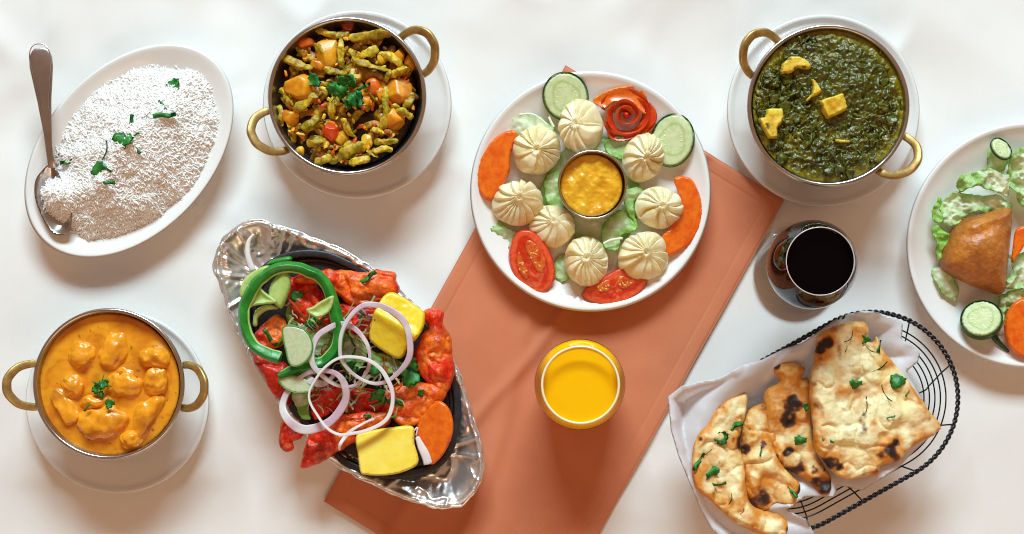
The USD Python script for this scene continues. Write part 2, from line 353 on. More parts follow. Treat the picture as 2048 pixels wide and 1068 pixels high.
def sprig(name, c, size, n, seed, label, group=None):
    """Chopped coriander: a little heap of leaves with stalks."""
    r = np.random.default_rng(seed)
    t = Thing(name, label, 'coriander', c, group)
    for k in range(n):
        a = r.uniform(0, 360); d = size * r.uniform(0, .55)
        t.part('leaf', leaf(np.array(c) + (d * math.cos(a), d * math.sin(a), .0015 + .001 * k), size * r.uniform(.42, .7), r.uniform(0, 360), seed * 10 + k, tilt=tuple(r.uniform(-38, 38, 2)), bend=.6, kind=0), LEAF)
    for k in range(max(1, n // 3)):
        a = r.uniform(0, 6.28); q = np.array(c) + (0, 0, .003); e = np.array([math.cos(a), math.sin(a), .1]) * size * .5
        t.part('stalk', rod(smoothloop([q - e, q + (0, 0, .002), q + e + (0, 0, -.001)], 8, False), .0005, 6), LEAF)

# ------------------------------------------------------------------ rice platter, spoon
pc = P(259, 302, .02); pc[2] = 0
Ra, Rb = L(250, .02), L(166, .02)
pp = plate_profile(1.0, 0, .6) * 0
def platter():
    prof = rp([(0, .0024), (.5, .0024), (.54, 0), (.6, 0), (.64, .002), (.86, .013), (.985, .0185), (1.0, .021), (.99, .0224), (.97, .0218), (.88, .0175), (.72, .009), (.6, .0062), (0, .006)], 5)
    return lathe(prof, 128, pc, Ra, Rb, 46.9)
single('oval_platter', platter(), PORCELAIN, 'white oval platter holding the steamed rice', 'platter')

RICE_OUT = px('A', [(245, 480), (265, 420), (310, 360), (345, 290), (420, 232), (510, 195), (570, 155), (660, 142), (750, 150), (840, 170), (885, 240), (905, 310), (940, 370), (912, 430), (890, 500), (850, 590), (790, 690), (710, 750), (620, 822), (520, 872), (420, 885), (340, 895), (290, 840), (232, 805), (190, 740), (175, 680), (198, 640), (240, 590), (225, 530)])
RICE = simple('steamed_rice', lin(254, 253, 251), lin(251, 249, 243), scale=60, rough=.45, transl=0, ramp=(.3, .8))
SPB = P(*px('A', [(238, 725)])[0], .025)
def rice():
    z0 = .03
    o = smoothloop((RICE_OUT - (NX, NY)) * (S * (H - z0) / H) * (1, -1), 160); poly = shapely.Polygon(o)
    hz = lambda q: .010 + .046 * np.clip(shapely.distance(shapely.points(q), poly.exterior) / .082, 0, 1) ** .72 + .015 * (fbm(np.c_[q, 0 * q[:, :1]], 42, 3, 9) - .5) + .017 * np.exp(-((q[:, 0] - SPB[0]) ** 2 + (q[:, 1] - SPB[1]) ** 2) / .021 ** 2)
    global RZ; RZ = hz
    core = puff(o, 0, .0, .01, .003, world=True)
    nn = core.top > .5; core.v[nn, 2] = hz(core.v[nn, :2]) - .0004; core.v[~nn, 2] = .0075
    core.v[core.d == 0, 2] = .010
    r = np.random.default_rng(4)
    x0, y0, x1, y1 = poly.buffer(.004).bounds
    q = r.uniform((x0, y0), (x1, y1), (30000, 2)); q = q[shapely.contains_xy(poly.buffer(.0022), q[:, 0], q[:, 1])][:9800]
    e = r.uniform((x0 - .02, y0 - .02), (x1 + .02, y1 + .02), (4000, 2)); dd = shapely.distance(shapely.points(e), poly); e = e[(dd > 0) & (dd < .009)][:70]
    # one grain: a slim spindle of five rings
    rings = np.array([(-1, .05), (-.75, .72), (0, 1), (.75, .72), (1, .05)]); k = 5; th = np.arange(k) * 2 * np.pi / k
    gv = np.concatenate([np.c_[np.full(k, a), b * np.cos(th), b * np.sin(th)] for a, b in rings]); i, j = np.meshgrid(np.arange(4), np.arange(k), indexing='ij')
    gf = quads(i * k + j, (i + 1) * k + j, (i + 1) * k + (j + 1) % k, i * k + (j + 1) % k)[:, ::-1]
    allq = np.vstack([q, e]); z = np.r_[hz(q) + r.uniform(-.0010, .0008, len(q)), np.full(len(e), .0135)]
    n = len(allq); yaw = r.uniform(0, 2 * np.pi, n); pit = r.normal(0, .18, n); pit[len(q):] *= .25
    ln = r.uniform(.0032, .0056, n); wd = r.uniform(.0008, .0011, n)
    d = np.stack([np.cos(yaw) * np.cos(pit), np.sin(yaw) * np.cos(pit), np.sin(pit)], 1); s = np.stack([-np.sin(yaw), np.cos(yaw), 0 * yaw], 1); u = np.cross(d, s)
    c = np.c_[allq, z]; bow = r.uniform(-.12, .12, n)
    v = c[:, None] + gv[None, :, :1] * ln[:, None, None] * d[:, None] + gv[None, :, 1:2] * wd[:, None, None] * s[:, None] + (gv[None, :, 2:] * wd[:, None, None] + (gv[None, :, :1] ** 2 - .4) * (bow * ln)[:, None, None]) * u[:, None]
    f = (gf[None] + (np.arange(n) * len(gv))[:, None, None]).reshape(-1, 3)
    return join([core, M(v.reshape(-1, 3), f)])
single('steamed_rice', rice(), RICE, 'mound of fluffy white steamed long grain rice on the oval platter', 'rice', kind='stuff')

def spoon():
    t = Thing('serving_spoon', 'steel serving spoon stuck in the white rice with its handle over the platter edge', 'spoon', P(95, 240, .02))
    c = [P(80, 97, .034), P(81, 112, .035), P(85, 160, .036), P(90, 215, .036), P(96, 270, .035), P(101, 315, .031), (P(104, 335, .027))]
    pts = smoothloop(c, 50, False); s = np.linspace(0, 1, 50)
    w = np.interp(s, [0, .03, .08, .16, .45, .8, 1], [.013, .021, .0255, .026, .0155, .0072, .0085])
    up = np.array([0.05, 0, 1.0])
    hp = t.part('handle', sweep(pts, w, .0022, 14, up=up, sq=3.5), STEEL)
    rim = smoothloop(np.vstack([c[5] + [-.003, 0, .0015], c[3] + [-.0046, 0, .0017], c[2] + [-.0083, 0, .0017], c[1] + [-.0118, -.002, .0015], c[0] + [-.008, .002, .0015], c[0] + [.0, .0048, .0015], c[0] + [.008, .002, .0015], c[1] + [.0118, -.002, .0015], c[2] + [.0083, 0, .0017], c[3] + [.0046, 0, .0017], c[5] + [.003, 0, .0015]]), 80, False)
    t.part('raised_border', rod(rim, .0006, 6), STEEL, under=hp)
    out = np.array([(104, 328), (118, 345), (138, 390), (146, 430), (141, 462), (122, 471), (103, 463), (84, 430), (72, 395), (73, 362), (88, 340)])
    b = puff(out, .023, .0014, .002, .002, bot=.2, zf=lambda x, y, d: .0035 - .011 * (1 - (1 - np.clip(d / .02, 0, 1)) ** 2))
    t.part('bowl', b, STEEL)
spoon()

def rice_leaf(pt, size, rot, kind, label, seed, z=.040, n=1):
    c = P(*px('A', [pt])[0], z)
    c[2] = RZ(np.array([c[:2]]))[0] + .0022
    single('coriander_leaf', leaf(c, size, rot, seed, kind=kind, bend=.5, tilt=(8, -6)), LEAF, label, 'coriander', 'coriander scattered on the rice')
for a in (((735, 235), .021, 60, 0, 'lone coriander leaf near the top end of the rice mound', 1, .036), ((700, 325), .015, -50, 1, 'thin coriander sliver high on the rice, just above the longest flat strip', 2, .040),
          ((712, 371), .024, 3, 1, 'longest flat coriander strip on the right part of the rice', 3, .041), ((566, 400), .018, 75, 1, 'upright coriander stalk piece above the big lobed leaf on the rice', 4, .043),
          ((630, 372), .012, 30, 2, 'tiny curled coriander shred between the stalk piece and the flat strip on the rice', 5, .043), ((590, 452), .010, 20, 1, 'smallest dark coriander fleck beside the big lobed leaf on the rice', 6, .044),
          ((535, 478), .027, 15, 0, 'big lobed coriander leaf at the middle of the rice', 7, .044), ((585, 515), .018, -30, 1, 'dark coriander strip to the right of the big lobed leaf on the rice', 8, .043),
          ((468, 520), .024, 80, 2, 'long curved coriander stalk hanging below the big lobed leaf on the rice', 9, .042), ((440, 603), .026, -20, 0, 'dark folded coriander leaf low on the rice, largest of the lower group', 10, .042),
          ((465, 655), .018, -5, 1, 'bright coriander strip lowest on the rice', 11, .041), ((280, 558), .021, 8, 1, 'green coriander strip at the left edge of the rice beside the spoon', 12, .033)):
    rice_leaf(*a)

# ------------------------------------------------------------------ green bean curry
BEANM = painted('cooked_green_bean', rough=.36, bump=.0009, bscale=300, var=.40, vscale=260, spec=.4)
CHUNK = painted('cooked_vegetable_chunk', rough=.3, bump=.0004, bscale=200, sss=.15, var=.18, vscale=150)
olive, yel, brn = np.array(lin(172, 154, 30)), np.array(lin(244, 204, 56)), np.array(lin(156, 92, 20))
ora, red, gold = np.array(lin(246, 158, 28)), np.array(lin(236, 82, 22)), np.array(lin(242, 190, 44))
GRAVY = simple('dark_spiced_gravy', lin(74, 44, 12), lin(44, 30, 9), scale=80, rough=.25, bump=.001, bscale=150)
sz = .0062 + .036
single('bean_gravy', puff(ell((694, 196), 139, 139, n=60), sz, .003, .01, .003, noise=.003, nf=90, seed=3), GRAVY, 'dark gravy under the green beans in the upper left steel bowl', 'gravy')
def bean(a, b, w, z, seed, label, dark=0.0, group='green bean pieces in the bean curry', tip=0.0):
    r = np.random.default_rng(seed + 900)
    A, B = P(*a, z), P(*b, z); A[2] += r.uniform(-.003, .003); B[2] += r.uniform(-.003, .003) + tip
    n = 30; s = np.linspace(0, 1, n)[:, None]; side = np.cross(B - A, (0, 0, 1)); 
    p = A + (B - A) * s + side * (r.uniform(-.10, .10) * np.sin(np.pi * s) + .03 * np.sin(5 * s + seed)) + np.array([0, 0, 1]) * .0025 * np.sin(np.pi * s)
    w = w * np.clip(1.1 - np.abs(2 * s[:, 0] - 1) ** 4 * .55, .3, 2) * (1 + .09 * np.sin(9 * s[:, 0] + seed) + .32 * (fbm(np.c_[s * .05 + seed, s, s], 3.1, 3, seed) - .5))
    tw = r.uniform(-1.2, 1.2) * s[:, 0] + r.uniform(-.5, .5); e = np.cross((B - A) / np.linalg.norm(B - A), (0, 0, 1)); m = sweep(p, w, w * r.uniform(.45, .75), 14, up=np.sin(tw)[:, None] * e + np.cos(tw)[:, None] * np.array([0, 0, 1.0]), sq=r.choice([1.5, 2.0, 3.2]))
    m.v += (np.stack([fbm(m.v, 190, 3, seed + k) for k in range(3)], 1) - .5) * .0042 + (np.stack([fbm(m.v, 70, 2, seed + k + 7) for k in range(3)], 1) - .5) * .0052
    t = np.clip((fbm(m.v, 95, 3, seed) - .38) * 3.2, 0, 1); t2 = np.clip((fbm(m.v, 130, 3, seed + 40) - .52 + dark * .3) * 4, 0, 1)
    c = mixc(olive * r.uniform(.75, 1.1) * (1, .96, .8), yel, t * r.uniform(.45, 1)); c = c * (1 - .85 * t2[:, None]) + brn * .85 * t2[:, None]
    single('green_bean', m, BEANM, label, 'green bean', group, col=c)
def faceted(m, seed, n=7, keep=.74):
    """Cuts flats into a lump, as a knife does."""
    r = np.random.default_rng(seed + 77); c = m.v.mean(0); q = m.v - c
    for _ in range(n):
        u = r.normal(0, 1, 3); u /= np.linalg.norm(u); d = q @ u; h = d.max() * r.uniform(keep, .95); over = np.clip(d - h, 0, None); q = q - u * over[:, None] * .92
    m.v = q + c; return m
def chunk(c, rad, z, seed, label, tone, group=None, amp=.16, cat='vegetable', sq=.82, name='vegetable_chunk'):
    r = np.random.default_rng(seed)
    m = blob(P(*c, z), np.array([rad[0], rad[1], min(rad) * .8]) * S * 1.08, (r.uniform(-20, 20), r.uniform(-20, 20), r.uniform(0, 180) if rad[0] == rad[1] else 0), amp, 1.7, seed, 3, sq)
    m = faceted(m, seed, 9, .60)
    t = np.clip((fbm(m.v, 110, 3, seed) - .4) * 3, 0, 1)
    col = mixc(tone, tone * np.array([.72, .50, .42]), t)
    single(name, m, CHUNK, label, cat, group, col=col)
def vp(x, y): return px('V', [(x, y)])[0]
r0 = np.random.default_rng(21)
for k in range(88):                       # the lower layer of the heap
    a, d = r0.uniform(0, 6.28), 128 * math.sqrt(r0.uniform(0, 1)); c = np.array([694 + d * math.cos(a), 194 + d * math.sin(a)])
    if k % 3 < 2:
        e = r0.uniform(0, 3.14); v = np.array([math.cos(e), math.sin(e)]) * r0.uniform(18, 36)
        bean(c - v, c + v, r0.uniform(.006, .011), .0475 + .004 * (1 - d / 130) + r0.uniform(-.002, .002), 300 + k, 'olive brown bean piece in the lower layer of the bean curry', .6, 'bean pieces in the lower layer of the bean curry')
    else:
        chunk(c, (r0.uniform(9, 15),) * 2, .0475, 300 + k, 'small spiced vegetable piece in the lower layer of the bean curry', (ora * .75, brn * 1.6, gold * .7, olive)[k % 4], 'vegetable pieces in the lower layer of the bean curry', .3)
for k, (a, b, w, lab) in enumerate((
    ((310, 48), (560, 112), 50, 'long twisted bean piece at the top edge of the bean curry'), ((560, 122), (872, 115), 66, 'fattest bean pod, lying level near the top right of the bean curry'),
    ((88, 250), (305, 355), 62, 'split pale bean near the upper left edge of the bean curry'), ((312, 172), (415, 275), 52, 'short bean leaning on the tall orange potato piece'),
    ((500, 140), (518, 345), 50, 'upright green bean at the right side of the tall orange potato piece'), ((590, 300), (845, 372), 60, 'pale bean pod right of the coriander, pointing down right'),
    ((380, 345), (570, 395), 52, 'level bean just above the coriander heap'), ((172, 640), (360, 515), 70, 'rough bean pod just below the round orange potato'),
    ((630, 255), (765, 205), 62, 'short bean under the fattest pod'), ((826, 480), (800, 815), 52, 'longest upright green bean at the right of the bean curry'),
    ((715, 800), (815, 795), 36, 'short flat bean end at the foot of the longest upright bean'), ((735, 868), (908, 852), 50, 'level brown bean at the lower right edge of the bean curry'),
    ((730, 938), (865, 922), 44, 'bright green bean tip at the lower right edge of the bean curry'), ((495, 965), (690, 905), 80, 'broad yellow bean piece at the bottom of the bean curry'),
    ((325, 1012), (470, 990), 60, 'olive bean at the very bottom edge of the bean curry'), ((62, 600), (88, 765), 44, 'upright bean against the left wall of the bean curry bowl'),
    ((500, 700), (605, 825), 66, 'dark speckled bean below the coriander heap'), ((68, 500), (175, 605), 46, 'dark bean at the left edge below the round orange potato'),
    ((235, 775), (345, 685), 54, 'curled yellow bean at the lower left of the bean curry'), ((565, 1010), (715, 1000), 54, 'yellow bean strip below the broad yellow piece'),
    ((855, 388), (990, 350), 60, 'bean end at the right edge of the bean curry'), ((780, 240), (945, 325), 64, 'twisted yellow bean at the upper right of the bean curry'),
    ((425, 560), (450, 705), 56, 'darkest bean, upright below the coriander heap'), ((965, 645), (1015, 520), 48, 'brown bean against the right wall of the bean curry bowl'),
    ((895, 650), (1012, 705), 44, 'forked bean end at the right wall below the orange piece'), ((270, 875), (362, 845), 60, 'bright green bean end at the lower left of the bean curry'),
    ((690, 925), (765, 975), 40, 'small bean stub between the bottom bean and the green tip'), ((570, 210), (610, 330), 40, 'curled bean shred right of the upright bean near the top'),
    ((590, 690), (660, 650), 50, 'short bean knot at the centre right of the bean curry'), ((830, 430), (850, 350), 40, 'small bean stalk above the longest upright bean'))):
    bean(vp(*a), vp(*b), w * .28 * S * .88, .0585 if k not in (14, 15, 17, 23) else .054, k, lab)
for k, (c, rd, tone, lab, nm_) in enumerate((
    ((205, 482), (28, 27), ora * .7 + gold * .25, 'round glossy orange potato at the left of the bean curry', 'potato_piece'), ((408, 225), (21, 34), ora * .65 + gold * .3, 'tall orange potato piece near the top of the bean curry', 'potato_piece'),
    ((250, 165), (18, 13), red * .6 + ora * .5, 'small orange red carrot piece at the upper left of the bean curry', 'carrot_piece'), ((660, 572), (18, 17), ora, 'orange cube right of the coriander heap', 'carrot_piece'),
    ((425, 790), (17, 19), red, 'red tomato piece low in the bean curry', 'tomato_piece'), ((915, 510), (25, 23), ora * .85, 'orange lump at the right edge of the bean curry', 'potato_piece'),
    ((885, 700), (19, 22), ora, 'orange piece at the lower right wall of the bean curry', 'potato_piece'), ((145, 690), (16, 15), ora * .9, 'orange piece at the lower left wall of the bean curry', 'potato_piece'),
    ((690, 868), (11, 14), gold, 'yellow corn like lump at the bottom of the bean curry', 'vegetable_chunk'), ((512, 845), (12, 12), gold, 'yellow lump left of the bottom bean', 'vegetable_chunk'),
    ((575, 890), (14, 9), gold * .8, 'pale lump above the broad yellow bean', 'vegetable_chunk'), ((745, 470), (17, 16), red * .7 + ora * .3, 'red orange piece above the orange cube', 'carrot_piece'),
    ((912, 250), (12, 15), ora, 'orange tip near the upper right wall of the bean curry', 'carrot_piece'), ((340, 325), (14, 13), ora * .85, 'orange piece under the tall potato', 'carrot_piece'),
    ((800, 275), (12, 12), gold, 'yellow lump at the upper right of the bean curry', 'vegetable_chunk'), ((610, 392), (13, 14), gold * .85 + olive * .2, 'pale knob above the coriander heap', 'vegetable_chunk'),
    ((1000, 300), (11, 17), ora * .7, 'brown orange piece against the upper right wall', 'carrot_piece'), ((560, 52), (14, 9), red * .45, 'dark red piece at the top wall of the bean curry bowl', 'tomato_piece'),
    ((780, 530), (12, 13), ora, 'orange corner beside the longest upright bean', 'carrot_piece'), ((215, 935), (8, 10), gold, 'little yellow seed pod at the lower left edge', 'vegetable_chunk'))):
    chunk(vp(*c), rd, .054, 60 + k, lab, tone, None, .13, 'vegetable', .84, nm_)
def veg_bits():
    r = np.random.default_rng(12); ms, cs = [], []
    for k in range(230):
        a, d = r.uniform(0, 6.28), 132 * math.sqrt(r.uniform(0, 1)); q = P(694 + d * math.cos(a), 194 + d * math.sin(a), .0555 + .005 * (1 - d / 132) + r.uniform(-.004, .003))
        m = faceted(blob(q, np.array([r.uniform(.0018, .0055), r.uniform(.0012, .0026), .0013]), tuple(r.uniform(-30, 30, 2)) + (r.uniform(0, 180),), .5, 2.2, k, 2, .9), k, 4, .6)
        ms.append(m); cs.append(np.tile((yel, ora, gold, brn, olive, red * .7 + brn * .3)[r.integers(6)] * r.uniform(.7, 1.1), (len(m.v), 1)))
    single('curry_bits', join(ms), BEANM, 'spiced onion and vegetable bits strewn through the green bean curry', 'vegetable bits', kind='stuff', col=np.vstack(cs))
veg_bits()
sprig('coriander_heap', P(684, 182, .066), .034, 11, 5, 'chopped coriander heaped on the middle of the bean curry')
single('coriander_leaf', leaf(P(*vp(310, 430), .066), .02, -40, 71, bend=.5), LEAF, 'single coriander leaf on the bean curry beside the round orange potato', 'coriander')
single('coriander_leaf', leaf(P(*vp(665, 478), .066), .018, 35, 72, kind=1, bend=.5), LEAF, 'single coriander leaf on the orange cube of the bean curry', 'coriander')

# ------------------------------------------------------------------ orange chicken curry
SAUCE = painted('creamy_orange_sauce', rough=.27, bump=.0007, bscale=110, sss=.06, sscale=.003, var=.09, vscale=90, coat=.12)
sc1, sc2 = np.array(lin(242, 158, 32)), np.array(lin(206, 114, 14))
CH = [((560, 262), 62, 92, -25), ((405, 290), 66, 62, 30), ((352, 440), 46, 60, 10), ((322, 545), 52, 104, 32), ((612, 430), 84, 88, 0), ((765, 300), 82, 60, -10), ((762, 410), 56, 64, 15), ((500, 625), 112, 80, 8), ((712, 600), 62, 112, -28), ((640, 705), 46, 44, 0), ((470, 520), 70, 40, 10)]
cz = RIMZ - .009
def flecks(c, v):
    """Paprika oil threads and tiny spice specks of the sauce itself."""
    a = np.clip((1 - np.abs(2 * fbm(v, 30, 3, 51) - 1) - .90) * 9, 0, 1) * .5; b = np.clip((fbm(v, 330, 2, 52) - .71) * 10, 0, 1) * .8
    c = c * (1 - a[:, None]) + np.array(lin(206, 92, 12)) * a[:, None]; return c * (1 - b[:, None]) + np.array(lin(120, 60, 14)) * b[:, None]
def curry():
    cs = [(P(*px('D', [c])[0], cz), L(a * .412, cz), L(b * .412, cz), rot) for c, a, b, rot in CH]
    def zf(x, y, d):
        z = (fbm(np.c_[x, y, 0 * x], 42, 3, 2) - .5) * .0035 + .0012 * np.sin(190 * np.hypot(x - cs[4][0][0], y - cs[4][0][1])) * np.exp(-((np.hypot(x - cs[4][0][0], y - cs[4][0][1]) - .03) / .016) ** 2)
        for p, a, b, rot in cs:
            t = math.radians(rot); u = (x - p[0]) * math.cos(t) + (y - p[1]) * math.sin(t); w = -(x - p[0]) * math.sin(t) + (y - p[1]) * math.cos(t)
            z = np.maximum(z, -.001 + .006 * np.exp(-((u / a) ** 2 + (w / b) ** 2) * 1.1))
        return z * sm(d, 0, .006)
    m = puff(ell((217.5, 769), 142, 142, n=90), cz, .0012, .003, .0014, bot=2, zf=zf)
    t = np.clip((fbm(m.v * (1, 1, 0), 38, 3, 5) - .42) * 3, 0, 1)
    single('curry_sauce', m, SAUCE, 'smooth orange sauce filling the lower left steel bowl', 'sauce', col=flecks(mixc(sc1, sc2, t), m.v))
    r = np.random.default_rng(3)
    labs = ['tall chicken piece at the top of the orange curry', 'ragged chicken piece left of the tall one in the orange curry', 'small chicken knob under the ragged piece in the orange curry', 'long chicken strip at the left of the orange curry', 'broad smooth chicken piece beside the coriander in the orange curry',
            'upper chicken piece at the right side of the orange curry', 'torn chicken piece below the upper right one in the orange curry', 'largest brown chicken piece low in the orange curry', 'long slanted chicken piece at the lower right of the orange curry', 'smallest chicken piece at the bottom of the orange curry', 'flat chicken piece just below the coriander in the orange curry']
    for k, (p, a, b, rot) in enumerate(cs):
        m = blob(p + (0, 0, -.0022), (a * 1.08, b * 1.04, .0108 + r.uniform(-.001, .003)), (r.uniform(-14, 14), r.uniform(-14, 14), rot), .40, 1.05, 30 + k, 4, .92)
        m.v += (fbm(m.v, 60, 2, k)[:, None] - .5) * .0045; m.v += (fbm(m.v, 130, 2, k + 3)[:, None] - .5) * .0016 * (m.v[:, 2:] > m.v[:, 2].max() - .006)
        t = np.clip((fbm(m.v, 75, 3, k) - .45) * 3.5, 0, 1)
        note('curry', m); single('chicken_piece', m, SAUCE, labs[k], 'chicken', 'sauce coated chicken pieces in the orange curry', col=mixc(sc1 * 1.05, np.array(lin(188, 108, 20)), t * (.8 if k in (7, 3, 8, 6) else .45)))
curry()
cq = P(203, 768, cz + .01); cq[2] = drop('curry', cq, .008) + .001
sprig('coriander_heap', cq, .022, 6, 8, 'chopped coriander in the middle of the orange chicken curry')
single('coriander_leaf', leaf(P(*px('D', [(532, 527)])[0], cz + .013), .014, 20, 31, bend=.5), LEAF, 'small coriander bit just below the heap on the orange curry', 'coriander')
single('coriander_leaf', leaf(P(*px('D', [(423, 547)])[0], cz + .012), .010, 50, 32, kind=1), LEAF, 'dark coriander fleck left on the largest brown chicken piece', 'coriander')

# ------------------------------------------------------------------ spinach curry
SAAG = painted('oily_spinach', rough=.22, bump=.0012, bscale=230, var=.35, vscale=240, coat=.15)
SPIN = simple('cooked_spinach_leaf', lin(98, 102, 16), lin(54, 58, 8), scale=160, rough=.26, bump=.0010, bscale=300, coat=.15)
PANEER = painted('turmeric_paneer', rough=.45, bump=.0006, bscale=260, sss=.2, var=.12, vscale=200)
def saag():
    z0 = RIMZ - .007
    cen = P(1660, 214, z0)
    def zf(x, y, d):
        p = np.c_[x, y, 0 * x]; a = fbm(p, 60, 3, 4); w = fbm(p, 130, 4, 9); rg = 1 - np.abs(2 * fbm(p, 150, 3, 14) - 1)
        hill = np.exp(-(((x - cen[0] - .02) / .045) ** 2 + ((y - cen[1] - .028) / .04) ** 2))
        return ((a - .45) * .008 + (w - .5) * .006 + (rg ** 3 - .4) * .004 + hill * .007 + (fbm(p, 24, 2, 77) - .5) * .008) * sm(d, .0, .012)
    m = puff(ell((1658, 212), 153, 153, n=90), z0, .0008, .003, .0011, bot=2, zf=zf)
    d = m.d
    zz = m.v[:, 2] - z0; p = m.v * (1, 1, 0)
    t = np.clip((fbm(p, 90, 4, 6) - .46) * 5 - zz * 90 + .15, 0, 1); oil = np.maximum(sm(.018 - d, 0, .02) * .75, t * .42)
    c = mixc(lin(78, 80, 10), lin(158, 140, 18), oil); c = c * (1 - .5 * np.clip((fbm(p, 25, 2, 44) - .5) * 3, 0, 1))[:, None]
    single('spinach_gravy', m, SAAG, 'dark green oily spinach gravy filling the upper right steel bowl', 'gravy', col=c)
    r = np.random.default_rng(17); ms = []
    for k in range(520):
        a, q = r.uniform(0, 6.28), 143 * math.sqrt(r.uniform(0, 1)); x, y = 1658 + q * math.cos(a), 212 + q * math.sin(a)
        if meshkit.fbm(np.array([[x / 62, y / 62, 0.]]), 2, 5)[0] < .50: continue
        ms.append(leaf(P(x, y, z0 + .0030 + r.uniform(-.0015, .0020)), r.uniform(.006, .019), r.uniform(0, 360), k, tilt=tuple(r.uniform(-13, 13, 2)), bend=.32, kind=1 if k % 3 else 0))
    single('chopped_spinach', join(ms), SPIN, 'chopped cooked spinach leaves matted over the gravy in the upper right steel bowl', 'spinach', kind='stuff')
    zc = z0 + .006
    cu = np.array(lin(250, 216, 76)); cb = np.array(lin(226, 170, 30))
    def pan(pts, label, T, seed, tilt=(0, 0), zc=zc):
        o = px('G', pts); m = puff(o, zc, T, .0022, .0014, bot=1.1, raw=True, noise=.0016, nf=160, seed=seed, zf=lambda x, y, d: (x - x.mean()) * tilt[0] + (y - y.mean()) * tilt[1], power=3)
        t = np.clip((fbm(m.v, 120, 3, seed) - .4) * 3, 0, 1); g = np.clip((fbm(m.v, 210, 3, seed + 5) - .60) * 7, 0, 1)
        c = mixc(cu, cb, t); c = c * (1 - g[:, None]) + np.array(lin(70, 72, 16)) * g[:, None]
        single('paneer_cube', m, PANEER, label, 'paneer', 'paneer cubes in the spinach curry', col=c)
    pan([(530, 490), (560, 476), (600, 466), (645, 450), (662, 488), (674, 532), (640, 552), (570, 580), (545, 545)], 'clean yellow paneer cube near the middle of the spinach curry', .008, 1, (.0, .12))
    pan([(340, 300), (385, 262), (430, 262), (470, 285), (495, 318), (470, 330), (420, 320), (390, 345), (330, 356), (335, 325)], 'large ragged paneer piece at the upper left of the spinach curry', .005, 2)
    pan([(485, 370), (510, 385), (545, 440), (520, 460), (490, 470), (470, 492), (455, 488), (490, 455), (495, 420)], 'narrow paneer edge between the ragged piece and the clean cube', .005, 3)
    pan([(215, 580), (255, 570), (262, 530), (300, 525), (345, 530), (350, 575), (335, 605), (318, 625), (318, 680), (270, 680), (235, 620)], 'broken paneer cube near the left wall of the spinach curry', .006, 4)
    pan([(592, 690), (620, 682), (665, 688), (680, 686), (696, 704), (640, 702)], 'thin paneer sliver showing low in the spinach curry', .003, 5)
saag()
# ------------------------------------------------------------------ momo plate
mp = P(1181, 383, .022); mR = L(240, .022); mp[2] = .003
single('dinner_plate', lathe(plate_profile(mR, .022, .66), 128, mp), PORCELAIN, 'round white dinner plate of momos on the brown napkin', 'plate')
E0 = .0095                                   # the plate's upper face
CUC = painted('cucumber_flesh', rough=.28, sss=.3, sscale=.004, srad=(.8, 1, .5), bump=.0003, bscale=300, var=.08, vscale=180)
RIND = simple('cucumber_rind', lin(28, 82, 30), lin(14, 50, 18), scale=140, rough=.28)
CARROT = simple('carrot_flesh', lin(250, 122, 24), lin(232, 86, 12), scale=110, rough=.3, coat=.15, sss=.2, sscale=.003, srad=(1, .4, .1), bump=.0003, bscale=240)
LETT = painted('lettuce', rough=.42, transl=.4, bump=.0005, bscale=180, var=.1, vscale=90)
TOMF = painted('tomato_flesh', rough=.2, sss=.15, sscale=.003, srad=(1, .3, .15), coat=.3, bump=.0004, bscale=240)
TOMP = simple('tomato_pulp', lin(206, 60, 24), lin(228, 120, 50), scale=160, rough=.14, bump=.0008, bscale=260, coat=.4)
SEED = simple('pale_seeds', lin(234, 170, 84), rough=.35)

def cucumber(c, a, b, ang, z, label, crop=None, tilt=(0, 0), thick=.0055, group='cucumber slices', seed=0, h=None):
    c = P(*c, z); n = 48
    a, b = L(a, z), L(b, z)
    t = Thing('cucumber_slice', label, 'cucumber', c, group)
    R = rotm(tilt[0], tilt[1], 0) @ rotm(0, 0, ang)
    o = ell((0, 0), a * .94, b * .94, 0, n)
    f = puff(o, 0, thick * .5, .0014, .0016, bot=1, world=True, raw=True, noise=.0002, nf=300, seed=seed)
    rr = np.hypot(f.v[:, 0] / a, f.v[:, 1] / b); th = np.arctan2(f.v[:, 1], f.v[:, 0])
    core = .56 + .05 * np.cos(3 * th + seed)
    c1 = mixc(lin(206, 226, 156), lin(226, 238, 186), np.clip(fbm(f.v, 160, 3, seed) * 1.4 - .2, 0, 1))
    col = mixc(c1, lin(168, 196, 116), sm(rr, core - .06, core) * (1 - sm(rr, core, core + .10)) * .8); col = mixc(col, lin(140, 186, 92), sm(rr, .84, .93))
    f.v = f.v @ R.T + c; t.part('flesh', f, CUC, col)
    ring = np.c_[ell((0, 0), a * .965, b * .965, 0, 56), np.zeros(56)]
    t.part('rind', M(sweep(ring, .0010, thick * .92, 8, True, sq=3).v @ R.T + c, sweep(ring, .0010, thick * .92, 8, True, sq=3).f), RIND)
    sd = []
    for k in range(15):
        q = 2 * math.pi * k / 15 + .1 * math.sin(k * 5 + seed); rr = .42 + .05 * math.sin(k * 3.3)
        sd.append(blob((0, 0, 0), (.0017, .0006, .0004), (0, 0, math.degrees(q)), 0, 1, k, 1).move((a * rr * math.cos(q), b * rr * math.sin(q), thick * .5)))
    s = join(sd); s.v = s.v @ R.T + c; t.part('seed_ring', s, simple_seed, label=None)
simple_seed = simple('cucumber_seeds', lin(226, 232, 184), rough=.3)

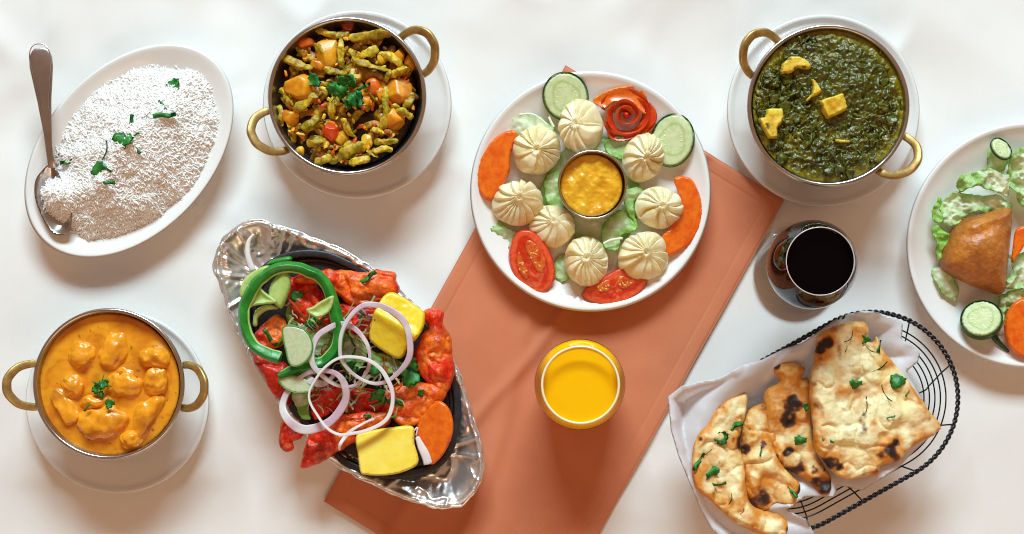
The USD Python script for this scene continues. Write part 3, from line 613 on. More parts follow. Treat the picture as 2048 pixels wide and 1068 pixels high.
def carrot(out, z, label, tilt=(0, 0), thick=.004, seed=0, bend=0.0, group='carrot slices', crop='E'):
    o = np.asarray(out, float) if crop is None else px(crop, out)
    t = np.array([0, 0, 0.])
    f = puff(o, z, thick * .5, .0012, .0018, bot=1, noise=.0003, nf=200, seed=seed, zf=lambda x, y, d: (x - x.mean()) * tilt[0] + (y - y.mean()) * tilt[1] + bend * ((x - x.mean()) ** 2 + (y - y.mean()) ** 2) / .03)
    single('carrot_slice', f, CARROT, label, 'carrot', group)

def lettuce(out, z, label, seed, amp=.007, tilt=(0, 0), ruff=.004, green=.5, crop='E', name='lettuce_leaf', group=None, nf=38):
    o = np.asarray(out, float) if crop is None else px(crop, out)
    r = np.random.default_rng(seed); 
    def zf(x, y, d):
        p = np.c_[x, y, 0 * x]; an = np.arctan2(y - y.mean(), x - x.mean())
        rg = 1 - np.abs(2 * fbm(p, nf * 1.5, 3, seed + 4) - 1)
        return (fbm(p, nf, 3, seed) - .5) * 2 * amp + (rg ** 3 - .3) * amp * .6 + ruff * 3.2 * (fbm(p, 95, 2, seed + 2) - .5) * np.exp(-d / .008) + (x - x.mean()) * tilt[0] + (y - y.mean()) * tilt[1]
    k = S * (H - z) / H; W = smoothloop((o - (NX, NY)) * (k, -k), 150); W = W + (np.stack([fbm(np.c_[W, 0 * W[:, :1]], 110, 3, seed + q) for q in (0, 40)], 1) - .5) * (.010 if crop == 'R' else .006)
    f = puff(W, z, .0004, .001, .0014, bot=.5, zf=zf, seed=seed, noise=.0018, nf=190, world=True, raw=True)
    g = np.clip(np.exp(-f.d / .010) * 1.1 + (fbm(f.v, 60, 3, seed + 9) - .5) * 1.4 + green - .55, 0, 1)
    col = mixc(lin(244, 248, 222), lin(164, 214, 96), g)
    col = mixc(col, lin(228, 240, 176), np.clip((fbm(f.v, 140, 2, seed) - .55) * 4, 0, 1) * .5)
    single(name, f, LETT, label, 'lettuce', group, col=col)

lettuce([(120, 330), (150, 260), (240, 232), (330, 250), (380, 300), (330, 345), (230, 340), (170, 360)], .016, 'translucent pale lettuce leaf at the upper left of the momo plate', 3, .003, green=.15)
lettuce([(350, 480), (420, 380), (470, 330), (600, 340), (690, 430), (720, 560), (700, 690), (640, 760), (540, 800), (470, 740), (420, 680), (340, 620), (320, 550)], .013, 'wide lettuce leaf lying beneath the steel sauce cup', 4, .003, green=.35)
lettuce([(570, 700), (600, 660), (650, 628), (690, 660), (710, 705), (650, 730), (640, 790), (600, 790), (570, 750)], .024, 'folded green lettuce leaf just below the steel sauce cup', 5, .004, green=.55)
lettuce([(670, 545), (720, 530), (740, 560), (700, 600), (720, 700), (700, 690), (665, 610)], .021, 'narrow green lettuce fold right of the steel sauce cup', 6, .004, green=.6)
lettuce([(340, 500), (370, 470), (400, 480), (400, 560), (430, 600), (390, 620), (350, 590)], .020, 'green lettuce fold left of the steel sauce cup', 8, .004, green=.55)
lettuce([(120, 680), (150, 660), (200, 700), (235, 720), (200, 775), (150, 775), (130, 720)], .015, 'yellow green cabbage shred at the left of the left tomato slice', 7, .004, green=.3)
lettuce([(380, 830), (420, 800), (440, 900), (400, 915), (385, 880)], .014, 'pale lettuce scrap between the left tomato slice and the bottom momo', 9, .003, green=.2)
lettuce([(590, 350), (650, 330), (700, 360), (690, 420), (640, 420), (600, 400)], .016, 'small dark lettuce scrap under the upper right momo', 10, .004, green=.55)

cucumber((1131, 193), 47, 50, 20, .022, 'cucumber slice at the top of the momo plate', tilt=(8, 2), seed=1, thick=.007)
cucumber((1345, 281), 45, 55, -12, .020, 'cucumber slice at the right of the momo plate beside the tomato rose', tilt=(2, -10), seed=2, thick=.0045)
carrot([(215, 303), (232, 325), (205, 400), (200, 470), (165, 545), (125, 588), (80, 560), (66, 480), (85, 410), (130, 345), (170, 315)], .022, 'orange carrot slice at the left rim of the momo plate', tilt=(.10, .0), thick=.006, seed=1)
carrot([(862, 500), (925, 494), (960, 545), (980, 625), (965, 705), (925, 765), (860, 806), (830, 805), (812, 735), (850, 690), (890, 600)], .021, 'orange carrot slice at the right rim of the momo plate', tilt=(-.08, 0), thick=.006, seed=2)

def tomato(out, z, lobes, label, seed, tilt=(0, 0), crop='E', thick=.008):
    o = px(crop, out); c0 = P(*o.mean(0), z)
    t = Thing('tomato_slice', label, 'tomato', c0, 'tomato slices on the momo plate')
    zf = lambda x, y, d: (x - c0[0]) * tilt[0] + (y - c0[1]) * tilt[1]
    fm = puff(o, z, thick * .5, .003, .0013, bot=1, zf=zf, noise=.0007, nf=160, seed=seed)
    a = np.arctan2(fm.v[:, 1] - c0[1], fm.v[:, 0] - c0[0]); fc = mixc(lin(204, 34, 16), lin(240, 92, 50), sm(fm.d, .0010, .0030)); fc = mixc(fc, lin(214, 52, 24), sm(fm.d, .0055, .0085)); fc = mixc(fc, lin(244, 128, 84), np.clip((fbm(np.c_[a * .6, a * 0, fm.d * 60], 4, 3, seed) - .54) * 5, 0, 1) * sm(fm.d, .004, .008) * .7)
    t.part('flesh', fm, TOMF, fc)
    for lb in lobes:
        q = px(crop, lb)
        lp = t.part('pulp', puff(q, z + thick * .5 - .0004, .0016, .003, .0012, bot=.6, zf=zf, noise=.0008, nf=300, seed=seed), TOMP)
        c = q.mean(0); r = np.random.default_rng(seed); ms = []
        for k in range(9):
            w = r.uniform(.2, .72); j = r.integers(len(q)); pt = P(*(c + (q[j] - c) * w), z + thick * .5 + .0012); pt[2] += zf(pt[0], pt[1], 0)
            ms.append(blob(pt, (.0016, .0009, .0006), (0, 0, r.uniform(0, 180)), 0, 1, k, 1))
        t.part('seeds', join(ms), SEED, under=lp, kind='stuff')
tomato([(250, 705), (300, 715), (345, 765), (378, 830), (384, 895), (360, 945), (310, 965), (250, 940), (210, 880), (196, 800), (215, 735)], .021,
       [[(275, 745), (315, 770), (345, 830), (335, 880), (305, 870), (280, 820), (262, 780)], [(240, 790), (255, 830), (280, 885), (265, 905), (236, 870), (228, 820)]], 'tomato slice at the lower left of the momo plate', 3, tilt=(.05, .10))
tomato([(490, 965), (530, 920), (600, 880), (650, 860), (700, 890), (755, 905), (735, 950), (680, 990), (600, 1010), (530, 1000)], .020,
       [[(545, 935), (590, 905), (610, 925), (600, 955), (560, 955)], [(640, 890), (690, 900), (705, 920), (660, 945), (635, 930)]], 'half round tomato slice at the bottom of the momo plate', 4, tilt=(0, .08))

ROSE = simple('tomato_skin', lin(218, 44, 18), lin(236, 76, 28), scale=60, rough=.24, sss=.12, srad=(1, .3, .1), sscale=.003, coat=.25, transl=.12)
def rose():
    c = P(*px('E', [(672, 235)])[0], .03); c[2] = E0
    t = Thing('tomato_rose', 'tomato peel rolled into a red rose on the momo plate', 'garnish', c)
    def ribbon(a0, a1, r0_, r1_, z0, h0, lean, n=70, off=(0, 0), wob=.0006):
        s = np.linspace(0, 1, n); an = a0 + (a1 - a0) * s; r = r0_ + (r1_ - r0_) * s; k = 7; vs = []
        for side in (1, -1):
            for j in range(k):
                q = j / (k - 1); hh = h0 * (1 + .12 * np.sin(an * 2.3)) * np.clip(np.minimum(s, 1 - s) * 9 + .25, 0, 1) ** .5
                rr = r + lean * q ** 1.7 * hh + side * .00045 + wob * np.sin(an * 3.1 + 2 * q)
                vs.append(np.stack([c[0] + off[0] + rr * np.cos(an), c[1] + off[1] + rr * np.sin(an), c[2] + z0 + hh * q], 1))
        v = np.stack(vs); kk = 2 * k; order = list(range(k)) + list(range(2 * k - 1, k - 1, -1)); v = v[order]
        i, j = np.meshgrid(np.arange(kk), np.arange(n - 1), indexing='ij'); i2 = (i + 1) % kk
        return M(v.reshape(-1, 3), quads(i * n + j, i * n + j + 1, i2 * n + j + 1, i2 * n + j))
    t.part('petal', ribbon(0, 9.2, .0035, .0135, .004, .015, .25, 120), ROSE)
    t.part('petal', ribbon(2.4, 7.4, .0145, .0195, .002, .014, .45, 90), ROSE)
    t.part('petal', ribbon(-.4, 2.9, .0195, .0225, .001, .0115, .7, 70, (-.002, .001)), ROSE)
    t.part('petal', ribbon(3.3, 6.2, .020, .021, .000, .011, .8, 70, (.003, 0)), ROSE)
    for k, o in enumerate(([(535, 185), (580, 150), (650, 127), (720, 130), (755, 180), (750, 240), (690, 200), (620, 190), (585, 215)], [(750, 190), (785, 215), (793, 260), (760, 300), (720, 330), (700, 300), (740, 260)], [(590, 270), (620, 300), (690, 312), (740, 290), (700, 335), (640, 348), (600, 330)])):
        m = puff(px('E', o), .022, .0007, .001, .0015, bot=.6, zf=lambda x, y, d: .004 * (fbm(np.c_[x, y, 0 * x], 60, 2, k) - .5) - .004 + np.exp(-d / .005) * .004, seed=k)
        t.part('outer_petal', m, ROSE if k != 0 else CARROT)
    t.part('core', blob(c + (0, 0, .008), (.0036, .0036, .008), amp=.1, sub=2), ROSE)
rose()

DOUGH = painted('steamed_dough', rough=.36, sss=.3, sscale=.003, srad=(1, .8, .5), bump=.0003, bscale=220, var=.06, vscale=110, coat=.3)
def momo(c, rad, seed, label, tilt, k):
    r = np.random.default_rng(seed); z = .034; R = L(rad, z); p = P(*c, z); p[2] = E0 + .001
    nt, ns = 168, 52; th = np.linspace(0, 2 * np.pi, nt, endpoint=False); s = np.linspace(0, 1, ns)
    pr = smoothloop(np.array([(0, 0), (.55, 0), (.86, .05), (1.0, .30), (.97, .55), (.82, .78), (.58, .93), (.36, .99), (.24, 1.06), (.17, 1.12), (.09, 1.06), (0, .92)]), ns, False)
    rr, zz = pr[:, 0], pr[:, 1] * R * 1.02
    sp = s[:, None]; T, Z = np.meshgrid(th, s); zn = pr[:, 1][:, None]
    tw = r.uniform(.5, 1.1) * (1 if seed % 2 else -1)
    ph = T * k / 2 + tw * 2.2 * np.clip(zn - .3, 0, 1) + 1.9 * np.sin(T + r.uniform(0, 6)) + .9 * np.sin(2 * T + r.uniform(0, 6)) + .3 * np.sin(5 * T + r.uniform(0, 6))
    fr = (ph / np.pi) % 1.0; pl = np.where(fr < .80, (fr / .80) ** .38, (1 - (fr - .80) / .20) ** 1.2)
    top = (.35 + 1.5 * np.clip(fbm(np.stack([np.cos(T), np.sin(T), 0 * T + seed * 3.7], -1), 1.3, 2, seed) - .12, 0, .8)) * np.clip((rr[:, None] < .99), 0, 1) * sm(zn, .25, .9) * sm(rr[:, None], .0, .25)
    cell = np.floor(ph / np.pi); hv = np.sin(cell * 12.99 + seed) * .9
    rad_ = rr[:, None] * R * (1 + top * (.20 * (pl - .72) + .09 * hv)) * (1 + .05 * np.sin(2 * T + seed))
    zz = zz[:, None] + R * top * (.17 * (pl - .7) + .15 * hv) * (1 - .4 * (rr[:, None] < .3))
    v = np.stack([rad_ * np.cos(T), rad_ * np.sin(T), zz], -1).reshape(-1, 3)
    v[:, :2] += (zz.ravel() / R)[:, None] * R * np.array(tilt) * .22
    v += (np.stack([fbm(v + seed, 42, 3, seed + q) for q in range(3)], 1) - .5) * .0060
    v[:, 2] = np.maximum(v[:, 2], 0)
    hh = np.clip(v[:, 2] / R, 0, 1.2)[:, None] ** 2; v[:, :2] = v[:, :2] * r.uniform(.90, 1.08, 2) + hh * R * r.uniform(-.16, .16, 2); v[:, 2] *= r.uniform(.88, 1.1)
    i, j = np.meshgrid(np.arange(ns - 1), np.arange(nt), indexing='ij')
    f = quads(i * nt + j, i * nt + (j + 1) % nt, (i + 1) * nt + (j + 1) % nt, (i + 1) * nt + j)
    col = mixc(lin(248, 232, 188), lin(234, 208, 146), np.clip((fbm(v + seed, 55, 3, seed) - .42) * 3, 0, 1))
    single('momo', M(v + p, f), DOUGH, label, 'dumpling', 'momos on the white plate', col=col)
for k, (c, rad, lab, pl) in enumerate((((500, 285), 96, 'topmost steamed momo, between the top cucumber slice and the rose', 11), ((310, 380), 104, 'largest steamed momo, at the upper left beside the left carrot', 12), ((738, 408), 92, 'steamed momo under the right cucumber slice', 13),
        ((232, 597), 96, 'leftmost steamed momo, below the left carrot slice', 14), ((800, 612), 96, 'rightmost steamed momo, lying on the right carrot slice', 11), ((370, 690), 92, 'steamed momo above the left tomato slice, tucked by the sauce cup', 10),
        ((512, 832), 100, 'bottom steamed momo, left of the half round tomato slice', 15), ((740, 812), 97, 'lower right steamed momo, above the half round tomato slice', 14))):
    cc = px('E', [c])[0]; d = (cc - (1181, 383)) / 240
    momo(cc, rad * .4963 * 1.0, 11 + k, lab, ((-.9, .9) if k == 0 else (d[0] * .5, .5)), pl)
single('lettuce_shred', sweep(smoothloop([P(*q, .03) for q in px('E', [(240, 240), (290, 238), (330, 262), (352, 282)])], 14, False), .0022, .0012, 6), simple('white_cabbage', lin(236, 238, 220), rough=.3), 'thin white cabbage strand above the upper left momo', 'cabbage')
single('lettuce_shred', sweep(smoothloop([P(*q, .032) for q in px('E', [(358, 250), (366, 268), (378, 290)])], 10, False), .0028, .0012, 6), '/World/Looks/white_cabbage', 'short white cabbage strand left of the topmost momo', 'cabbage')
single('lettuce_shred', sweep(smoothloop([P(*q, .031) for q in px('E', [(578, 760), (610, 745), (655, 738)])], 10, False), .0026, .0012, 6), '/World/Looks/white_cabbage', 'white cabbage strand across the folded lettuce below the sauce cup', 'cabbage')

def sauce_cup():
    z1 = .042; c = P(1185, 369, z1); R = L(70, z1); o = np.array([c[0], c[1], E0 + .003]); h = z1 - o[2]
    t = Thing('sauce_cup', 'small round steel sauce cup in the middle of the momo plate', 'cup', o)
    t.part('body', lathe(rp([(0, 0), (.72 * R, 0), (.8 * R, .002), (.9 * R, h * .5), (.975 * R, h - .002)], 5), 72, o), STEEL)
    t.part('inside', lathe(rp([(.95 * R, h - .001), (.88 * R, h * .5), (.76 * R, .004), (.5 * R, .002), (0, .002)], 5), 72, o), STEEL)
    th = np.linspace(0, 2 * np.pi, 11)
    t.part('rim', lathe(np.c_[.965 * R + .03 * R * np.cos(th), h - .001 + .0014 * np.sin(th)], 72, o), STEEL)
    zs = z1 - .010
    def zf(x, y, d):
        p = np.c_[x, y, 0 * x]; w = fbm(p, 60, 2, 3)
        sw = np.sin(300 * (x - y * .4 + .012 * w)); return (fbm(p, 90, 3, 1) - .5) * .005 + .0011 * sw * sm(d, .002, .008)
    m = puff(ell((1183, 371), 62, 62), zs, .0015, .004, .001, bot=2, zf=zf)
    single('dipping_sauce', m, SAUCE, 'thick mustard yellow dip filling the small steel sauce cup', 'sauce', col=mixc(lin(242, 182, 42), lin(226, 154, 24), np.clip((fbm(m.v, 120, 3, 2) - .42) * 4, 0, 1)))
sauce_cup()

# ------------------------------------------------------------------ juice and wine
CLEAR = glassy('thin_clear_glass', (.99, .99, .99), 0.0, 1.18)
FOOT = glassy('thick_clear_glass', (.985, .985, .985), 0.0, 1.45)
JUICE = simple('mango_juice', lin(255, 196, 8), lin(255, 188, 5), scale=20, rough=.18, spec=.3)
def juice():
    zt = .112; c = P(1161, 770, zt); o = np.array([c[0], c[1], .0032]); R = L(79, zt); B = L(91.5, .07); h = zt - o[2]
    t = Thing('juice_glass', 'round bellied glass of orange yellow juice on the brown napkin', 'glass', o)
    outer = rp([(0, 0), (.55 * B, 0), (.80 * B, .010), (.97 * B, .038), (B, .062), (.96 * B, .084), (R * 1.01, h - .004), (R, h)], 6)
    t.part('wall', lathe(outer, 96, o), CLEAR)
    th = np.linspace(0, 2 * np.pi, 11)
    t.part('rim', lathe(np.c_[R - .0012 + .0013 * np.cos(th), h + .0013 * np.sin(th)], 96, o), simple('bright_glass_rim', lin(252, 240, 200), rough=.08, spec=.8))
    liq = rp([(0, .004), (.52 * B, .004), (.77 * B, .0115), (.955 * B, .038), (.985 * B, .062), (.945 * B, .084), (R * .985, h - .010)], 6)
    top = rp([(R * .985, h - .010), (R * .975, h - .0112), (R * .93, h - .0120), (R * .5, h - .0122), (0, h - .0122)], 5)
    single('fruit_juice', join([lathe(liq, 96, o), lathe(top, 96, o)]), JUICE, 'bright orange yellow juice filling the round bellied glass', 'juice')
juice()
WINE = mat('red_wine', {'p': ('principled_bsdf', {'base_color': (.002, .001, .0016), 'roughness': .03, 'specular_ior_level': .08})})
def wine():
    f = P(1593, 542, .004); o = np.array([f[0], f[1], 0.0002]); rf = L(85, .004)
    zr, zw = .15, .100; R = L(68, zr); B = L(89, zw)
    t = Thing('wine_glass', 'stemmed glass of dark red wine beside the bread basket', 'glass', o)
    t.part('foot', lathe(rp([(0, .001), (rf * .9, .0006), (rf, .0012), (rf * .98, .0024), (rf * .6, .0036), (.010, .006), (.0055, .011)], 5), 96, o), FOOT)
    t.part('stem', lathe(rp([(.0055, .011), (.004, .020), (.0038, .038), (.0052, .048), (.009, .053)], 5), 32, o), FOOT)
    t.part('wall', lathe(rp([(.009, .053), (.022, .059), (.036, .072), (B * .97, .088), (B, .102), (B * .965, .118), (B * .86, .136), (R, zr)], 6), 96, o), glassy('wine_glass_wall', (.985, .985, .985), 0.0, 1.5))
    th = np.linspace(0, 2 * np.pi, 11)
    t.part('rim', lathe(np.c_[R + .0006 * np.cos(th), zr + .0007 * np.sin(th)], 96, o), simple('wine_glass_rim', lin(214, 200, 196), rough=.06, spec=1.0))
    zl = .141
    liq = rp([(0, .0545), (.018, .058), (.034, .0722), (B * .955, .088), (B * .985, .102), (B * .95, .118), (B * .85, .134), (B * .79, zl)], 6)
    single('red_wine', join([lathe(liq, 96, o), lathe([(B * .79, zl), (0, zl)], 96, o)]), WINE, 'dark red wine filling the stemmed glass', 'wine')
wine()
# ------------------------------------------------------------------ sizzling grill platter wrapped in foil
FOIL = mat('crumpled_foil', {'tc': ('texture_coordinate', {}), 'v': ('voronoi_texture', {'scale': 34, 'feature': 'f1', 'randomness': 1.0}), 'n': ('noise_texture', {'scale': 26, 'detail': 2, 'distortion': 1.6}),
       'mx': ('mix_float', {'fac': .6}), 'b': ('bump', {'distance': .0016, 'strength': .6}), 'p': ('principled_bsdf', {'base_color': (.86, .84, .82), 'metallic': .82, 'roughness': .30})},
       [('tc.object', 'v.vector'), ('tc.object', 'n.vector'), ('v.distance', 'mx.a'), ('n.fac', 'mx.b'), ('mx.result', 'b.height'), ('b.normal', 'p.normal')])
IRON = simple('black_cast_iron', lin(44, 43, 46), lin(30, 30, 33), scale=120, rough=.42, bump=.0005, bscale=260)
FO = [(48, 200), (75, 112), (110, 70), (150, 45), (200, 35), (265, 52), (335, 75), (410, 104), (480, 135), (545, 168), (605, 205), (660, 250), (715, 300), (770, 355), (825, 430), (880, 520), (925, 620), (955, 715), (978, 805), (990, 885), (982, 950), (955, 1000), (905, 1030), (845, 1040), (785, 1030), (710, 1005), (640, 975), (560, 940), (500, 905), (440, 865), (390, 815), (330, 745), (280, 680), (235, 610), (190, 540), (150, 465), (118, 410), (95, 340), (70, 265)]
def foil_tray():
    zt = .036; o = px('C', FO)
    c = P(*o.mean(0), zt); t = Thing('foil_platter', 'long oval grill platter wrapped in crumpled silver foil under the red grilled chicken', 'platter', (c[0], c[1], .001))
    k = S * (H - zt) / H; W = smoothloop((o - (NX, NY)) * (k, -k), 260)
    r = np.random.default_rng(8); W = W * (1 + 0) + np.stack([fbm(np.c_[W, 0 * W[:, :1]], 55, 3, q) - .5 for q in (1, 2)], 1) * .006
    ends = [P(*px('C', [(230, 245)])[0], zt)[:2], P(*px('C', [(800, 850)])[0], zt)[:2]]
    ax = ends[1] - ends[0]; ax /= np.linalg.norm(ax)
    rid = [(e, r.uniform(0, 2 * np.pi), r.uniform(.05, .13), r.uniform(.0014, .0040)) for e in (0, 1) for _ in range(10)]
    def zf(x, y, d):
        z = -.017 * sm(d, .002, .034) + .0025 * np.exp(-((d - .003) / .0025) ** 2)
        p = np.c_[x, y, 0 * x]
        z = z + (1 - np.abs(2 * fbm(p, 48, 3, 5) - 1)) ** 6 * .0038
        for e, a, wd, am in rid:
            u = np.array([x - ends[e][0], y - ends[e][1]]); rr = np.hypot(*u); an = np.arctan2(u[1], u[0])
            dv = np.abs((an - a + np.pi) % (2 * np.pi) - np.pi) * rr
            z = z + am * np.maximum(0, 1 - dv / (.0022 + wd * .016)) * np.exp(-((rr - .055) / .045) ** 2) * 1.3
        return z
    t.part('foil_sheet', puff(W, zt - .003, .0003, .002, .0015, bot=.8, zf=zf, world=True, raw=True), FOIL)
    # the wrapped sides, down to the cloth
    n = len(W); cen = W.mean(0); lv = [(1.0, zt - .003), (1.004, zt - .006), (.985, .024), (.955, .012), (.94, .002), (.90, .001)]
    v = np.concatenate([np.c_[cen + (W - cen) * a, np.full(n, b)] for a, b in lv]); v[n:, :] += (np.stack([fbm(v[n:], 70, 3, q + 30) for q in range(3)], 1) - .5) * (.007, .007, .003)
    i, j = np.meshgrid(np.arange(len(lv) - 1), np.arange(n), indexing='ij')
    t.part('foil_side', M(v, quads(i * n + j, i * n + (j + 1) % n, (i + 1) * n + (j + 1) % n, (i + 1) * n + j)), FOIL)
    t.part('foil_edge', sweep(np.c_[W, np.full(n, zt - .002)] + (np.stack([fbm(np.c_[W, 0 * W[:, :1]], 120, 2, q + 60) for q in range(3)], 1) - .5) * .005, .0034, .0028, 7, True, sq=1.5), FOIL)
foil_tray()
IO = [(240, 185), (300, 155), (370, 145), (440, 152), (500, 175), (570, 212), (650, 275), (740, 350), (820, 450), (880, 560), (905, 660), (900, 760), (875, 850), (820, 905), (740, 930), (650, 935), (560, 915), (480, 870), (400, 790), (320, 690), (250, 590), (190, 480), (160, 380), (165, 290), (195, 225)]
def iron():
    zt = .037; o = px('C', IO); c = P(*o.mean(0), zt)
    t = Thing('iron_sizzler_plate', 'black cast iron sizzler plate set into the foil platter', 'plate', (c[0], c[1], .02))
    t.part('base', puff(o, zt - .009, .002, .003, .0035, bot=2), IRON)
    k = S * (H - zt) / H; W = smoothloop((o - (NX, NY)) * (k, -k), 150); cc = W.mean(0)
    t.part('rim', sweep(np.c_[cc + (W - cc) * .985, np.full(150, zt - .003)], .009, .006, 10, True, sq=3), IRON)
    t.part('groove_edge', sweep(np.c_[cc + (W - cc) * .925, np.full(150, zt - .006)], .005, .004, 8, True), IRON)
iron()
TAND = painted('grilled_red_chicken', rough=.36, bump=.0016, bscale=200, sss=.08, sscale=.003, srad=(1, .3, .1), var=.34, vscale=260, coat=.1)
tr, to, tdk = np.array(lin(228, 44, 8)), np.array(lin(250, 122, 28)), np.array(lin(158, 20, 12))
def chicken(out, z, T, label, seed, tone=0.0, tilt=(0, 0), w=.018, ridge=None):
    z0 = z
    def zf(x, y, d):
        p = np.c_[x, y, 0 * x]; 
        q = (fbm(p, 42, 3, seed + 3) - .5) * .015 * np.clip(d / .008, 0, 1) + (x - x.mean()) * tilt[0] + (y - y.mean()) * tilt[1]
        rg = 1 - np.abs(2 * fbm(p + (0, 0, seed), 55, 2, seed) - 1)
        return q - (rg ** 6) * .006 * np.clip(d / .006, 0, 1)
    o = px('C', out); k = S * (H - z) / H; W = smoothloop((o - (NX, NY)) * (k, -k), 140); W = W + (np.stack([fbm(np.c_[W, 0 * W[:, :1]], 90, 3, seed + q) for q in (0, 50)], 1) - .5) * .007
    m = puff(W, z - T * .55, T, w, .0014, bot=.6, zf=zf, world=True, raw=True, noise=.0032, nf=140, seed=seed)
    t = np.clip((fbm(m.v, 52, 3, seed) - .46 + tone) * 3.2, 0, 1); b = np.clip((fbm(m.v, 70, 3, seed + 21) - .54 - tone * .6) * 4, 0, 1); pk = np.clip((fbm(m.v, 120, 3, seed + 31) - .60) * 6, 0, 1)
    c = mixc(tr, to, t); c = c * (1 - b[:, None] * .8) + tdk * b[:, None] * .8; cb = np.clip((fbm(m.v, 62, 4, seed + 61) - .60) * 7, 0, 1) * np.clip(.4 + np.exp(-m.d / .006), 0, 1) * m.top; c = c * (1 - cb[:, None] * .85) + np.array(lin(58, 18, 10)) * cb[:, None] * .85; c = c * (1 - .6 * pk[:, None]) + np.array(lin(250, 150, 70)) * .6 * pk[:, None]
    note('grill', m); single('grilled_chicken_piece', m, TAND, label, 'chicken', 'red grilled chicken pieces on the sizzler plate', col=c)
chicken([(180, 480), (250, 520), (300, 540), (330, 640), (300, 690), (255, 650), (225, 600), (190, 545)], .044, .012, 'dark red chicken piece at the left edge under the pepper ring', 8, -.15)
chicken([(300, 240), (380, 250), (440, 300), (470, 380), (430, 430), (350, 420), (310, 350)], .046, .012, 'dark red chicken piece seen through the green pepper ring', 9, -.12)
chicken([(480, 330), (560, 320), (640, 330), (640, 400), (600, 445), (560, 460), (500, 430), (470, 380)], .052, .012, 'smooth deep red chicken piece left of the upper yellow pepper', 2, -.2)
chicken([(315, 240), (350, 222), (420, 208), (500, 206), (570, 218), (610, 212), (678, 214), (688, 245), (690, 290), (660, 312), (640, 322), (570, 338), (530, 335), (470, 290), (430, 262), (340, 256)], .056, .016, 'long orange red chicken piece along the top of the grill plate', 1, .12, w=.014)
chicken([(780, 352), (815, 345), (850, 356), (850, 400), (872, 440), (880, 500), (888, 560), (875, 620), (845, 650), (800, 615), (765, 570), (748, 510), (765, 455), (795, 410), (785, 380)], .052, .018, 'ragged chicken piece at the right side of the grill plate', 3, .05)
chicken([(390, 620), (470, 600), (560, 620), (640, 625), (690, 630), (680, 690), (640, 715), (560, 720), (470, 710), (395, 735)], .046, .012, 'dark red chicken piece under the front white onion ring', 5, -.16)
chicken([(675, 625), (720, 605), (790, 600), (850, 620), (855, 660), (815, 700), (775, 745), (730, 762), (690, 755), (668, 710)], .054, .016, 'orange chicken piece just above the dark orange carrot disc', 4, .14)
chicken([(275, 815), (282, 740), (305, 720), (350, 755), (372, 775), (345, 805), (322, 815), (325, 835), (300, 850), (283, 838)], .040, .010, 'small dark red chicken tip hanging over the left edge of the platter', 7, -.25, w=.01)
chicken([(348, 908), (352, 870), (372, 790), (420, 745), (490, 715), (580, 704), (650, 706), (665, 740), (620, 775), (540, 812), (460, 860), (400, 895)], .052, .016, 'pointed chicken piece sticking out at the lower left of the platter', 6, .02, tilt=(.05, .02), w=.014)
chicken([(183, 450), (210, 405), (255, 365), (285, 375), (300, 400), (295, 440), (280, 475), (225, 485)], .053, .012, 'small bright red chicken lump inside the left of the pepper ring', 10, .12, w=.012)

BLACKSP = simple('black_pepper', lin(34, 26, 18), rough=.6)
def salad_bed():
    r = np.random.default_rng(44); ms, cs = [], []
    for k in range(210):
        c = np.array([r.uniform(300, 720), r.uniform(320, 730)])
        if not shapely.Polygon(np.array(IO) * 1.0).buffer(-60).contains(shapely.Point(*c)): continue
        q = P(*px('C', [c])[0], .050); q[2] = min(drop('grill', q, .004), .060) + r.uniform(.0005, .0035); a = r.uniform(0, 6.28); ln = r.uniform(.004, .013); e = np.array([math.cos(a), math.sin(a), r.uniform(-.25, .25)]); sd = np.array([-e[1], e[0], 0])
        m = sweep(smoothloop([q - e * ln, q - e * ln * .3 + sd * r.uniform(-.5, .5) * ln, q + e * ln * .4 + sd * r.uniform(-.3, .3) * ln, q + e * ln], 10, False), r.uniform(.0010, .0028), .0008, 6); ms.append(m)
        cs.append(np.tile(np.array(lin(*((214, 226, 160), (120, 170, 70), (236, 230, 214), (206, 170, 180), (70, 120, 50), (226, 90, 40))[r.choice(6, p=[.28, .22, .16, .10, .12, .12])])) * r.uniform(.8, 1.05), (len(m.v), 1)))
    single('shredded_salad', join(ms), LETT, 'fine salad and onion shreds scattered over the red grilled chicken', 'salad', kind='stuff', col=np.vstack(cs))
salad_bed()
PEP = simple('green_pepper_skin', lin(46, 150, 42), lin(24, 112, 34), scale=60, rough=.33, coat=.06, bump=.0004, bscale=120, sss=.1, srad=(.5, 1, .3), sscale=.002)
PEPI = simple('green_pepper_flesh', lin(196, 216, 132), lin(160, 198, 96), scale=60, rough=.32, sss=.2, srad=(.8, 1, .4), sscale=.003)
